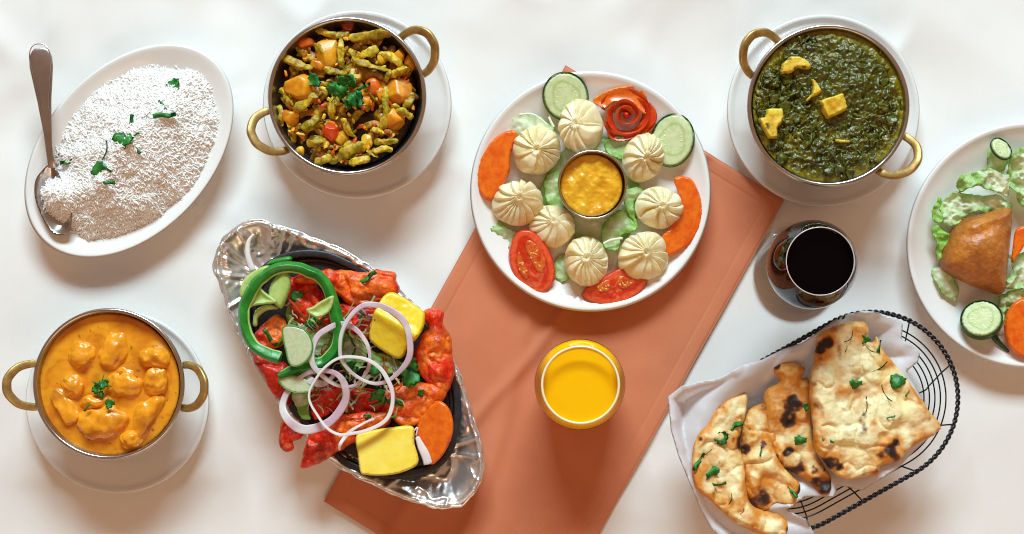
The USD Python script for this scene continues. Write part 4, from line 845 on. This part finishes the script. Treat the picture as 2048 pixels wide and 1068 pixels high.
def pepper():
    z = .070; pts = px('C', [(282, 522), (240, 505), (190, 478), (158, 432), (148, 380), (160, 315), (205, 245), (270, 205), (335, 200), (400, 222), (445, 275), (465, 340), (482, 400), (482, 460), (460, 505), (415, 540), (350, 560), (275, 582)])
    q = np.array([P(*p, z) for p in pts]); s = np.linspace(0, 1, len(q))
    q[:, 2] += .004 * np.sin(s * 7) - .006 * s; L3 = smoothloop(q, 150, False)
    t = Thing('pepper_ring', 'large green bell pepper ring lying over the red chicken', 'bell pepper', L3.mean(0))
    u = np.linspace(0, 1, 150); w = np.interp(u, [0, .08, .35, .5, .75, .92, 1], [.016, .013, .0135, .0145, .0165, .013, .005])
    c0 = L3.mean(0); up = L3 - c0; up[:, 2] = 0; up /= np.linalg.norm(up, axis=1, keepdims=True)
    upv = np.array([0, 0, 1.0]) * .9 - up * .55
    w = w * (1 + .5 * (fbm(L3, 45, 2, 3) - .5)); L3 = L3 + (np.stack([fbm(L3, 50, 2, 70 + q) for q in range(3)], 1) - .5) * (.007, .007, .003)
    t.part('skin', sweep(L3, w * .66, .0105, 16, up=upv, sq=5), PEP, smooth=40)
    inn = L3 - up * .0040 + (0, 0, -.0024)
    t.part('flesh', sweep(inn, w * .36, .0085, 12, up=upv, sq=3), PEPI)
    for k, o in enumerate(([(180, 290), (205, 262), (225, 285), (270, 322), (225, 330), (190, 335), (165, 345)], [(468, 300), (460, 345), (430, 372), (400, 375), (370, 350), (395, 338), (425, 318)])):
        t.part('inner_rib', puff(px('C', o), .068, .003, .004, .0014, bot=1, zf=lambda x, y, d: -.004 * sm(d, 0, .006) + .003 * (fbm(np.c_[x, y, 0 * x], 60, 2, k) - .5)), PEPI)
pepper()
single('pepper_slice', puff(px('C', [(140, 300), (150, 250), (185, 215), (225, 195), (250, 200), (215, 235), (180, 275), (160, 310)]), .06, .003, .004, .0014, bot=1, zf=lambda x, y, d: -.15 * (x - x.mean())), PEPI, 'pale pepper strip behind the upper left of the green pepper ring', 'bell pepper')
single('pepper_slice', puff(px('C', [(250, 255), (290, 215), (318, 235), (315, 280), (300, 320), (285, 345), (262, 330), (240, 300)]), .061, .006, .008, .0014, bot=1, noise=.001), PEPI, 'curved pale pepper chunk inside the top of the green pepper ring', 'bell pepper')
single('pepper_slice', puff(px('C', [(185, 400), (195, 350), (240, 330), (275, 345), (235, 352), (205, 375), (200, 405)]), .058, .004, .005, .0012, bot=1), PEPI, 'thin pale pepper arc inside the left of the green pepper ring', 'bell pepper')
single('pepper_slice', puff(px('C', [(235, 188), (258, 172), (315, 162), (320, 180), (285, 192), (245, 196)]), .047, .004, .004, .0014, bot=1), PEP, 'dark green pepper end resting on the iron rim above the pepper ring', 'bell pepper')
LIME = painted('lime_flesh', rough=.22, transl=.25, sss=.3, srad=(.8, 1, .4), sscale=.004, bump=.0005, bscale=260, coat=.2, var=.08)
LRIND = simple('lime_rind', lin(96, 158, 54), lin(70, 134, 40), scale=150, rough=.3)
def lime(out, z, label, tilt, seed):
    o = px('C', out); c = P(*o.mean(0), z); t = Thing('lime_slice', label, 'lime', c, 'lime slices on the grill platter')
    zf = lambda x, y, d: (x - c[0]) * tilt[0] + (y - c[1]) * tilt[1]
    m = puff(o, z, .0018, .0015, .0011, bot=1, zf=zf); a = np.arctan2(m.v[:, 1] - c[1], m.v[:, 0] - c[0])
    t.part('flesh', m, LIME, mixc(lin(220, 234, 166), lin(240, 244, 208), np.clip(np.abs(np.sin(a * 4 + seed)) ** .3 * -1 + 1.1 + np.exp(-m.d / .0016), 0, 1)))
    k = S * (H - z) / H; W = smoothloop((o - (NX, NY)) * (k, -k), 70); z3 = z + zf(W[:, 0], W[:, 1], 0)
    t.part('rind', sweep(np.c_[W, z3], .0016, .0042, 8, True, sq=3), LRIND)
lime([(288, 415), (330, 407), (372, 425), (394, 470), (385, 515), (350, 545), (318, 540), (302, 495)], .074, 'upper lime half slice standing at the mouth of the pepper ring', (.05, -.12), 1)
lime([(275, 590), (330, 580), (385, 598), (398, 630), (345, 640), (300, 625)], .066, 'lower lime half slice below the open end of the pepper ring', (0, -.15), 2)

ON = mat('red_onion', {'tc': ('texture_coordinate', {}), 'n': ('noise_texture', {'scale': 28, 'detail': 2}), 'r': ('rgb_ramp', {'ramp': [(.40, lin(246, 240, 238)), (.62, lin(222, 184, 202))]}), 'p': ('principled_bsdf', {'roughness': .28, 'subsurface_weight': .3, 'subsurface_radius': (1, .8, .8), 'subsurface_scale': .003}), 't': ('translucent_bsdf', {}), 'm': ('mix_closure', {'fac': .2})},
     [('tc.object', 'n.vector'), ('n.fac', 'r.fac'), ('r.color', 'p.base_color'), ('r.color', 't.color'), ('p.BSDF', 'm.closure1'), ('t.BSDF', 'm.closure2')], 'm.closure')
ONW = simple('white_onion', lin(246, 242, 236), lin(238, 226, 222), scale=40, rough=.28, sss=.2, sscale=.003)
def onion(c, a, b, ang, z, w, h, label, seed, m=None, arc=None, sag=.004, tilt=(0, 0)):
    k = CROPS['C'][2]; o = ell(px('C', [c])[0], a * k, b * k, ang, 90)
    if arc: 
        i0, i1 = arc; o = o[np.arange(int(i0 * 90), int(i1 * 90)) % 90]
    q = np.array([P(*p, z) for p in o]); an = np.linspace(0, 2 * np.pi, len(q))
    q[:, :2] += (np.stack([fbm(np.c_[q[:, :2], 0 * an], 24, 2, seed + j) for j in (0, 9)], 1) - .5) * .016
    cm = q.mean(0); q[:, 2] += sag * np.sin(2 * an + seed) + (q[:, 0] - cm[0]) * tilt[0] + (q[:, 1] - cm[1]) * tilt[1]
    ww = w * (1 + .3 * np.sin(an + seed * 2) + .5 * (fbm(q, 40, 2, seed) - .5))
    single('onion_ring', sweep(q, ww, h * .8, 14, closed=not arc, sq=6), m or ON, label, 'onion', 'raw onion rings on the grill platter', smooth=38)
onion((614, 470), 118, 137, 0, .072, .0052, .0075, 'large mauve onion ring looped over the upper yellow pepper', 1)
onion((490, 510), 100, 108, 0, .067, .0050, .0075, 'middle mauve onion ring overlapping the right side of the pepper ring', 2, tilt=(-.03, 0))
onion((396, 665), 122, 92, -20, .067, .0078, .007, 'widest white onion ring at the lower left of the grill platter', 3)
onion((532, 655), 142, 136, 0, .0755, .0034, .006, 'thin bright white onion ring lying on top at the front', 4, ONW, sag=.002)
onion((420, 545), 60, 52, 10, .063, .007, .005, 'small broken onion arc beside the lime slices', 5, arc=(.05, .42))
onion((600, 800), 120, 62, -24, .0635, .0032, .004, 'slim onion sliver inside the thin white ring', 6, ONW, arc=(.53, .83), sag=.001)
single('onion_sliver', sweep(smoothloop([P(*q, .05) for q in px('C', [(188, 86), (170, 112), (168, 160), (185, 212)])], 24, False), np.interp(np.linspace(0, 1, 24), [0, .3, 1], [.003, .0055, .0075]), .004, 8), ONW, 'white onion strip curling over the foil at the upper left', 'onion')
single('onion_sliver', sweep(smoothloop([P(*q, .056) for q in px('C', [(760, 795), (775, 830), (790, 860), (800, 888)])], 14, False), np.interp(np.linspace(0, 1, 14), [0, .4, 1], [.005, .009, .011]), .003, 8), ONW, 'white onion strip between the lower yellow pepper and the carrot disc', 'onion')
single('onion_sliver', sweep(smoothloop([P(*q, .052) for q in px('C', [(728, 765), (745, 775), (762, 760), (756, 790)])], 14, False), .002, .002, 6), ONW, 'tiny curled onion thread above the white strip by the carrot disc', 'onion')

YEL = simple('yellow_pepper', lin(252, 222, 58), lin(246, 206, 36), scale=30, rough=.26, coat=.15, sss=.15, srad=(1, .8, .1), sscale=.004, bump=.0003, bscale=120)
single('yellow_pepper_piece', puff(px('C', [(640, 300), (672, 286), (720, 310), (770, 345), (786, 365), (782, 410), (760, 450), (730, 475), (712, 510), (690, 521), (655, 505), (610, 475), (588, 448), (596, 400), (615, 345)]), .067, .0045, .003, .0014, bot=.7, noise=.0009, nf=110, zf=lambda x, y, d: -.30 * (np.abs((x - x.mean()) * .5 + (y - y.mean()) * .85 - .002)) - .0 * x + .003 * np.exp(-(((x - x.mean()) * .5 + (y - y.mean()) * .85) / .006) ** 2)), YEL, 'bent glossy yellow pepper piece under the large mauve onion ring', 'bell pepper')
single('yellow_pepper_piece', puff(px('C', [(546, 790), (600, 772), (660, 762), (743, 758), (750, 815), (764, 884), (715, 915), (650, 928), (580, 926), (562, 915), (552, 855)]), .062, .0035, .0018, .0014, bot=1, zf=lambda x, y, d: -2.2 * ((x - x.mean()) ** 2) + .002 - .08 * (y - y.mean()), noise=.0005), simple('pale_yellow_pepper', lin(254, 232, 104), lin(250, 220, 74), scale=40, rough=.3, bump=.0003, bscale=160), 'flat square yellow pepper piece at the front of the grill platter', 'bell pepper')
carrot([(790, 700), (835, 668), (870, 690), (887, 735), (885, 785), (862, 840), (830, 880), (805, 890), (775, 860), (755, 800), (762, 745)], .055, 'dark orange carrot disc at the front right of the grill platter', tilt=(.25, 0), thick=.005, seed=9, group=None, crop='C', bend=.0)
for k, (x, y, z, lab) in enumerate(((611, 385, .0735, 'black pepper speck on the bent yellow pepper piece'), (647, 850, .067, 'upper black pepper speck on the flat yellow pepper piece'), (632, 886, .067, 'lower black pepper speck on the flat yellow pepper piece'))):
    single('pepper_speck', blob(P(*px('C', [(x, y)])[0], z), (.0011, .0008, .0005), (0, 0, 40), .3, 2, k, 1), BLACKSP, lab, 'pepper speck')
for k, (o, z, lab, gr) in enumerate((([(600, 500), (660, 510), (710, 540), (690, 570), (630, 570), (590, 540)], .050, 'lettuce scrap under the large mauve onion ring', .8), ([(500, 440), (560, 450), (590, 490), (560, 560), (510, 540), (480, 490)], .048, 'yellow green lettuce leaf inside the middle onion ring', .35),
      ([(340, 660), (380, 680), (385, 735), (345, 715)], .050, 'dark green leaf inside the widest onion ring', .9), ([(320, 640), (370, 635), (385, 680), (340, 690)], .049, 'pale lettuce rib inside the widest onion ring', .2), ([(320, 330), (420, 360), (440, 430), (400, 500), (340, 450), (300, 380)], .043, 'dull lettuce leaf under the pepper ring', .7), ([(380, 440), (450, 430), (480, 500), (430, 560), (380, 540)], .046, 'shredded lettuce beside the lime slices', .5))):
    lettuce(o, z, lab, 40 + k, .004, green=gr, crop='C', nf=60)
for k, (c, sz_, rot, kind, z, lab) in enumerate((((582, 236), .027, 35, 1, .070, 'green leaf strip on the long chicken piece at the top'), ((620, 655), .028, 75, 0, .066, 'dark coriander leaf inside the right of the thin white ring'), ((678, 672), .026, -12, 1, .067, 'thin coriander strip crossing the right of the thin white ring'),
      ((583, 724), .013, 20, 0, .066, 'small coriander leaf on the pointed chicken piece'), ((238, 445), .026, -60, 1, .066, 'green strip on the small red lump inside the pepper ring'), ((520, 545), .024, 40, 0, .060, 'coriander leaf at the crossing of the onion rings'),
      ((615, 560), .022, 10, 0, .058, 'coriander leaf right of the middle onion ring'), ((735, 545), .03, 80, 0, .062, 'coriander leaf left of the ragged chicken piece'), ((735, 590), .032, -8, 0, .064, 'large coriander leaf above the orange chicken piece'),
      ((545, 570), .018, 70, 1, .062, 'coriander strip low inside the large mauve ring'), ((280, 458), .016, 60, 1, .064, 'coriander fleck left of the upper lime slice'), ((335, 300), .02, 10, 0, .060, 'dark green scrap near the top of the pepper ring'), ((385, 395), .022, 60, 0, .060, 'dark leaf under the right rib of the pepper ring'), ((770, 640), .012, 50, 0, .068, 'tiny herb bit on the orange chicken piece'))):
    q = P(*px('C', [c])[0], z); q[2] = max(drop('grill', q) + .0015, z - .012)
    single('coriander_leaf', leaf(q, sz_ * .85, rot, 200 + k, kind=kind, bend=.5, tilt=(12, -10)), LEAF, lab, 'coriander', 'coriander on the grill platter')

# ------------------------------------------------------------------ bread basket
BLACKW = simple('black_plastic_wire', lin(34, 34, 40), lin(24, 24, 30), scale=80, rough=.3)
def stadium(r, n=400, c0=(1572, 892), c1=(1744, 796), z=0.0):
    c0, c1 = np.array(c0, float), np.array(c1, float); u = (c1 - c0) / np.linalg.norm(c1 - c0); a0 = math.atan2(u[1], u[0])
    t = np.linspace(-np.pi / 2, np.pi / 2, 40); p = np.vstack([c1 + r * np.stack([np.cos(a0 + t), np.sin(a0 + t)], 1), c0 + r * np.stack([np.cos(a0 + np.pi + t), np.sin(a0 + np.pi + t)], 1)])
    q = np.vstack([p, p[:1]]); s = np.r_[0, np.cumsum(np.linalg.norm(np.diff(q, axis=0), axis=1))]; v = np.linspace(0, s[-1], n, endpoint=False)
    o = np.stack([np.interp(v, s, q[:, i]) for i in (0, 1)], 1); k = S * (H - z) / H
    return np.c_[(o[:, 0] - NX) * k, (NY - o[:, 1]) * k, np.full(n, z)]
BZ = .060
def basket():
    base = P(1634, 857, 0); t = Thing('bread_basket', 'oval black wire bread basket with a braided rim holding the flatbreads', 'basket', base)
    n = 900; R = stadium(172, n, z=BZ); tan = np.roll(R, -1, 0) - np.roll(R, 1, 0); tan /= np.linalg.norm(tan, axis=1, keepdims=True); nor = np.cross(tan, (0, 0, 1)); per = np.linalg.norm(np.roll(R, -1, 0) - R, axis=1).sum()
    turns = round(per / .013)
    for k in range(2):
        ph = np.arange(n) / n * 2 * np.pi * turns / 1 + k * np.pi
        q = R + nor * (np.cos(ph) * .0015)[:, None] + np.array([0, 0, 1]) * (np.sin(ph) * .0015)[:, None]
        t.part('braided_rim_strand', sweep(q, .0028, .0028, 6, True), BLACKW)
    wires = [(148, .049), (137, .038), (126, .027), (115, .016), (104, .0045)]
    rings = []
    for r, z in wires:
        W = stadium(r, 160, z=z); rings.append(W); t.part('wire_ring', sweep(W, .0017, .0017, 6, True), BLACKW)
    for k in range(12):
        f = (k + .35) / 12; q = [R[int(f * 900) % 900]] + [w[int(f * 160) % 160] + (0, 0, -.0012) for w in rings]
        q.append(P(1634, 857, .003) * .25 + q[-1] * .75 * np.array([1, 1, 1])); t.part('wire_rib', rod(smoothloop(np.array(q), 22, False), .0009, 6), BLACKW)
    for f in (-.3, 0, .3): 
        a = rings[-1][int((.25 + f * .1) * 160) % 160]; b = rings[-1][int((.75 - f * .1) * 160) % 160]; t.part('floor_wire', rod(np.linspace(a, b, 4), .0010, 6), BLACKW)
basket()
PAPER = mat('waxed_paper', {'p': ('principled_bsdf', {'base_color': lin(240, 238, 240), 'roughness': .38, 'specular_ior_level': .5}), 't': ('translucent_bsdf', {'color': lin(238, 236, 238)}), 'tr': ('transparent_bsdf', {}), 'm': ('mix_closure', {'fac': .35}), 'm2': ('mix_closure', {'fac': .14})},
       [('p.BSDF', 'm.closure1'), ('t.BSDF', 'm.closure2'), ('m.closure', 'm2.closure1'), ('tr.BSDF', 'm2.closure2')], 'm2.closure')
from scipy.spatial import cKDTree
def paper():
    rim = stadium(172, 400, z=BZ); rim = rim[rim[:, 0] < P(1625, 0, BZ)[0]]; tree = cKDTree(rim[:, :2])
    o = px('N', [(32, 455), (95, 405), (170, 385), (250, 372), (330, 330), (370, 308), (450, 290), (540, 245), (635, 212), (720, 150), (780, 110), (830, 88), (900, 70), (965, 78), (1010, 92), (1055, 105), (1082, 130), (1075, 200), (1110, 215), (1160, 262), (1150, 300), (1100, 340), (1180, 480), (1230, 600), (1190, 650), (1060, 770), (930, 850), (900, 872), (845, 858), (790, 850), (770, 900), (650, 900), (560, 955), (650, 1000), (690, 1068), (700, 1130), (560, 1150), (400, 1150), (290, 1110), (225, 1040), (180, 960), (135, 850), (80, 720), (45, 600), (38, 520)])
    def zf(x, y, d):
        p = np.c_[x, y, 0 * x]; rg = 1 - np.abs(2 * fbm(p, 17, 2, 6) - 1); cr = np.abs(fbm(p, 30, 2, 12) - .5)
        lf = sm(-x, .125, .20) * sm(y, -.16, -.09); xl = (x - P(1470, 0, .06)[0]); lf = sm(-xl, -.02, .02)
        hold = np.exp(-(((x - P(1385, 800, .06)[0]) ** 2 + (y - P(1385, 800, .06)[1]) ** 2) / .026 ** 2) ** 2)
        z = -.046 * sm(d, .004, .060 - .03 * lf) + (rg ** 4) * .011 * np.exp(-d / .05) + (fbm(p, 24, 3, 8) - .5) * .012 - cr * .008
        dr = tree.query(np.c_[x, y])[0]; return np.maximum(z, .0045 - (dr / .016) ** 2 * .010 + (fbm(p, 60, 2, 3) - .5) * .003)
    single('paper_liner', puff(o, .061, .0003, .001, .0022, bot=.6, zf=zf, raw=True, n=420), PAPER, 'crumpled white waxed paper lining the wire bread basket', 'paper')
paper()
NAAN = painted('blistered_flatbread', rough=.55, bump=.0010, bscale=170, sss=.12, sscale=.003, srad=(1, .6, .3), var=.08, vscale=160)
n1, n2, n3, n4, n5 = (np.array(lin(*c)) for c in ((252, 238, 186), (246, 218, 142), (220, 142, 50), (122, 56, 22), (40, 24, 18)))
def naan(out, z, T, w, zf0, label, seed, edge, chars, w2=.5):
    """A folded flatbread piece; edge: how browned its rim is; chars: burnt spots (crop x, y, radius)."""
    o = px('N', out); k = S * (H - z) / H; W = smoothloop((o - (NX, NY)) * (k, -k), 300)
    W = W + (np.stack([fbm(np.c_[W, 0 * W[:, :1]], 50, 3, seed + q) for q in (0, 50)], 1) - .5) * .008
    def zf(x, y, d):
        p = np.c_[x, y, 0 * x]; b = meshkit.fbm(p * 40 + seed, 2, seed); bub = np.clip((b - .45) * 5, 0, 1)
        rg = 1 - np.abs(2 * fbm(p, 44, 2, seed + 2) - 1)
        return zf0(x - x.mean(), y - y.mean()) + (bub * .0052 - (rg ** 7) * .0034 + (fbm(p, 80, 3, seed) - .5) * .003) * np.clip(d / .006, 0, 1)
    m = puff(W, z - T, T, w, .0012, bot=.7, zf=zf, world=True, raw=True, noise=.0008, nf=240, seed=seed, power=2.2)
    p = m.v * (1, 1, .6); d = m.d
    a = np.clip((fbm(p, 42, 4, seed + 5) - .46) * 3.2, 0, 1); br = np.clip((fbm(p, 55, 4, seed + 8) - .44) * (2.6 + 1.6 * edge) + np.exp(-d / .011) * edge * 2.1 - .25, 0, 1)
    ch = np.clip((fbm(p, 75, 4, seed + 12) - .60) * 5 + np.exp(-d / .005) * edge * .8 * np.clip((fbm(p, 30, 2, seed + 2) - .45) * 5, 0, 1) - .15, 0, 1)
    ch = ch * np.clip(edge * 1.4, 0, 1)
    for x, y, r in chars:
        q = P(*px('N', [(x, y)])[0], z); rr = np.hypot(m.v[:, 0] - q[0], m.v[:, 1] - q[1]) / (r * CROPS['N'][2] * S) + (fbm(p, 70, 3, seed) - .5) * 2.6
        ch = np.maximum(ch, sm(1.15 - rr, 0, 1.0)); br = np.maximum(br, sm(2.5 - rr, 0, 1.5))
    sp = np.clip((fbm(p, 190, 2, seed + 30) - .68) * 9, 0, 1) * .7
    c = mixc(n1, n2, a); c = c * (1 - br[:, None]) + mixc(n3, n2, np.clip((fbm(p, 120, 2, seed) - .5) * 3, 0, .6)) * br[:, None]; bk = mixc(n4, n5, sm(ch, .45, 1)); e = sm(ch, .05, .6); c = c * (1 - e[:, None]) + bk * e[:, None]
    c = c * (1 - sp[:, None] * .6) + n3 * sp[:, None] * .6
    note('bread', m); single('flatbread', m, NAAN, label, 'flatbread', 'charred flatbread pieces in the basket', col=c)
naan([(400, 450), (350, 452), (300, 465), (250, 515), (215, 570), (170, 625), (140, 700), (138, 790), (175, 875), (250, 950), (330, 1010), (420, 1060), (500, 1085), (575, 1090), (588, 1040), (575, 1005), (540, 975), (470, 965), (400, 930), (385, 800), (370, 650), (400, 520)], .070, .008, .009, lambda x, y: -.20 * x - .12 * y, 'leftmost flatbread, flecked with herbs and curving round the basket end', 31, .62, [(285, 500, 18), (180, 640, 16)])
naan([(380, 560), (410, 500), (470, 488), (500, 545), (520, 620), (535, 690), (540, 720), (550, 765), (575, 795), (628, 868), (600, 930), (570, 958), (500, 968), (440, 960), (390, 905), (372, 800), (362, 680)], .060, .008, .009, lambda x, y: .12 * x + .003, 'narrow scorched flatbread between the herb flecked one and the middle one', 32, .95, [(455, 905, 62), (385, 690, 26), (400, 600, 18), (560, 950, 26), (520, 940, 30)])
naan([(498, 318), (520, 302), (580, 296), (620, 300), (652, 325), (640, 370), (668, 365), (680, 480), (690, 620), (715, 720), (772, 825), (765, 890), (735, 905), (690, 868), (610, 800), (530, 755), (492, 680), (472, 580), (468, 480), (490, 420), (540, 385), (520, 350)], .066, .008, .009, lambda x, y: .10 * x, 'middle flatbread with a black scorch mark near its top', 33, .85, [(560, 530, 46), (600, 490, 34), (740, 850, 44), (700, 825, 26), (518, 318, 22), (565, 706, 22), (455, 590, 18), (630, 780, 16)])
naan([(745, 150), (820, 128), (908, 114), (935, 150), (938, 200), (962, 205), (978, 184), (1010, 235), (1050, 290), (1090, 345), (1140, 405), (1205, 495), (1270, 590), (1245, 625), (1180, 665), (1110, 705), (1080, 745), (1000, 765), (985, 800), (920, 818), (860, 832), (800, 815), (745, 770), (700, 690), (682, 580), (672, 460), (682, 350), (700, 240), (715, 180)], .078, .008, .009, lambda x, y: -.10 * x - .03 * y, 'largest flatbread, a broad pale triangle on top at the right', 34, .45, [(1030, 700, 42), (985, 720, 30), (760, 740, 46), (745, 215, 26), (720, 250, 22), (800, 770, 26), (1060, 660, 22)])
HG = [((870, 400), .030, 20, 0, .085, 'coriander sprig at the middle of the largest flatbread'), ((1060, 385), .036, 10, 0, .084, 'biggest coriander leaf at the right of the largest flatbread'), ((915, 198), .022, 0, 0, .084, 'dark coriander leaf near the top of the largest flatbread'), ((985, 330), .026, 30, 2, .085, 'thin coriander curl above the biggest leaf'), ((1000, 445), .028, -60, 2, .084, 'hooked coriander stalk below the biggest leaf'),
      ((925, 500), .026, 70, 2, .085, 'dark looped stalk low on the largest flatbread'), ((980, 230), .018, 80, 1, .083, 'small green fleck by the notch of the largest flatbread'), ((850, 190), .020, 55, 2, .084, 'thin herb curl at the upper left of the largest flatbread'), ((830, 255), .020, 80, 2, .084, 'short dark herb line under the upper left curl'), ((940, 250), .018, -30, 2, .085, 'fine herb thread below the top leaf'),
      ((750, 650), .016, -15, 1, .083, 'dark herb dash at the lower left of the largest flatbread'), ((1030, 545), .012, 10, 1, .084, 'tiny herb dash near the lower right scorch'), ((1105, 440), .010, 50, 1, .083, 'round herb fleck at the right edge of the largest flatbread'), ((625, 650), .028, 10, 0, .073, 'coriander leaf on the middle flatbread'), ((650, 500), .018, 70, 0, .071, 'dark leaf wedged beside the largest flatbread'),
      ((590, 880), .02, -40, 1, .062, 'herb strip on the lower end of the narrow scorched flatbread'), ((275, 640), .034, 40, 0, .058, 'dark herb cluster at the upper end of the leftmost flatbread'), ((235, 800), .036, 60, 0, .056, 'green herb cluster in the middle of the leftmost flatbread'), ((175, 745), .026, 50, 1, .055, 'green herb strip at the left rim of the leftmost flatbread'), ((260, 845), .022, 10, 1, .056, 'bright herb strip below the middle cluster'),
      ((320, 910), .018, 80, 2, .056, 'dark herb dash near the lower end of the leftmost flatbread'), ((365, 975), .018, 60, 2, .055, 'thin herb curl at the lower end of the leftmost flatbread'), ((330, 590), .028, 30, 1, .058, 'long herb strip along the fold of the leftmost flatbread'), ((210, 710), .018, 30, 2, .056, 'fine herb curl above the green strip on the leftmost flatbread'), ((450, 700), .012, 70, 1, .066, 'herb fleck on the narrow scorched flatbread')]
for k, (c, sz_, rot, kind, z, lab) in enumerate(HG):
    q = P(*px('N', [c])[0], .07); q[2] = drop('bread', q); q = P(*px('N', [c])[0], q[2]); q[2] = drop('bread', q) + .0012
    single('coriander_leaf', leaf(q, sz_ * (.58 if kind == 0 else .8), rot, 400 + k, kind=kind, bend=.7, tilt=(14, -12)), LEAF, lab, 'coriander', 'herbs on the flatbreads')

# ------------------------------------------------------------------ samosa plate
qp = P(2060, 490, .022); qp[2] = 0; qR = L(246, .022)
single('dinner_plate', lathe(plate_profile(qR, .022, .66), 128, qp), PORCELAIN, 'white dinner plate with the samosa, cut off by the right edge of the photo', 'plate')
for a in (([(1020, 150), (1050, 108), (1090, 115), (1110, 160), (1100, 215), (1060, 250), (1025, 225)], .018, 'pale green cucumber like leaf at the top of the samosa plate', 60, .004, .3), ([(890, 290), (905, 255), (950, 245), (1000, 270), (975, 300), (930, 310), (900, 315)], .026, 'curled light green lettuce tip above the left of the samosa', 61, .011, .6),
          ([(950, 240), (985, 218), (1035, 225), (1085, 240), (1110, 265), (1105, 330), (1070, 320), (1020, 310), (985, 295)], .026, 'white lettuce rib arching above the samosa', 62, .011, .1), ([(820, 370), (850, 330), (900, 310), (960, 330), (1060, 330), (1110, 370), (1080, 400), (960, 400), (900, 440), (860, 460), (830, 440)], .018, 'broad pale lettuce leaf behind the samosa', 63, .010, .22),
          ([(785, 420), (800, 370), (822, 338), (838, 390), (835, 440), (810, 450)], .022, 'bright green lettuce edge at the upper left of the samosa', 64, .005, .85), ([(785, 470), (815, 450), (845, 475), (865, 490), (845, 530), (830, 575), (812, 590), (805, 530)], .022, 'dark green folded lettuce edge left of the samosa', 65, .006, .95),
          ([(1110, 160), (1180, 130), (1260, 150), (1300, 260), (1260, 380), (1180, 390), (1120, 330), (1100, 240)], .024, 'light green lettuce leaf at the right of the arching rib', 66, .013, .45), ([(1115, 580), (1180, 560), (1250, 600), (1260, 680), (1180, 710), (1090, 720), (1085, 690), (1110, 640)], .020, 'pale lettuce leaf right of the lower samosa edge', 67, .011, .3),
          ([(1060, 760), (1090, 730), (1150, 720), (1200, 740), (1160, 790), (1100, 800), (1080, 850), (1050, 900)], .016, 'crumpled pale lettuce between the cucumber slice and the carrot slice', 68, .009, .35), ([(790, 640), (830, 630), (870, 670), (900, 720), (880, 760), (820, 720)], .014, 'translucent lettuce scrap under the lower left of the samosa', 69, .002, .1)):
    lettuce(a[0], a[1], a[2], a[3], a[4], green=a[5], crop='R', nf=55)
SAM = painted('fried_pastry', rough=.38, bump=.0014, bscale=210, sss=.05, var=.22, vscale=200, coat=.1)
def samosa():
    z = .046; o = px('R', [(1060, 386), (1085, 380), (1114, 392), (1112, 470), (1104, 560), (1095, 640), (1088, 715), (1062, 738), (1010, 722), (950, 702), (890, 672), (840, 645), (822, 615), (828, 565), (850, 510), (880, 455), (925, 420), (990, 405), (1030, 395)])
    ap = P(*px('R', [(985, 445)])[0], z); tip = P(*px('R', [(1090, 400)])[0], z)
    def zf(x, y, d):
        p = np.c_[x, y, 0 * x]; q = (fbm(p, 26, 3, 3) - .5) * .009 + .010 * np.exp(-((x - x.mean()) ** 2 + (y - y.mean()) ** 2) / .035 ** 2)
        e1 = tip[:2] - ap[:2]; tt = np.clip(((x - ap[0]) * e1[0] + (y - ap[1]) * e1[1]) / (e1 @ e1), -.25, 1.1); ds = np.hypot(x - ap[0] - tt * e1[0], y - ap[1] - tt * e1[1])
        q = q + .0035 * np.exp(-(ds / .006) ** 2) - .002 * np.exp(-((ds - .011) / .006) ** 2)
        return q * np.clip(d / .01, 0, 1)
    m = puff(o, .018, .023, .031, .0013, bot=.25, zf=zf, noise=.0014, nf=120, seed=3, power=2.0)
    t = np.clip((fbm(m.v, 38, 4, 3) - .42) * 3, 0, 1); e = np.exp(-m.d / .006) * np.clip((fbm(m.v, 40, 2, 8) - .3) * 3, 0, 1)
    single('samosa', m, SAM, 'golden brown fried samosa leaning among lettuce on the right plate', 'samosa', col=mixc(mixc(lin(200, 122, 42), lin(152, 80, 22), t), lin(116, 54, 16), e * .7))
samosa()
cucumber((1963, 640), 42, 40, 10, .024, 'thick dark rimmed cucumber slice below the samosa', tilt=(-16, -18), seed=4, thick=.013)
cucumber((2002, 298), 20, 26, 30, .028, 'small translucent cucumber slice at the top of the samosa plate', tilt=(-20, 10), seed=5, thick=.004)
carrot(ell((2052, 655), 44, 60, 0, 20), .022, 'round carrot slice at the lower right edge beside the thick cucumber slice', thick=.008, seed=5, crop=None)
carrot([(1135, 470), (1180, 460), (1175, 520), (1135, 590), (1118, 600), (1122, 540)], .030, 'bright orange carrot strip right of the samosa', thick=.004, seed=6, crop='R', tilt=(.2, 0))
single('cucumber_stalk', sweep(smoothloop([P(*q, .016) for q in px('R', [(1040, 905), (1060, 930), (1085, 955), (1103, 972)])], 12, False), np.linspace(.008, .003, 12), .004, 8), RIND, 'green peel end trailing below the thick cucumber slice', 'cucumber')
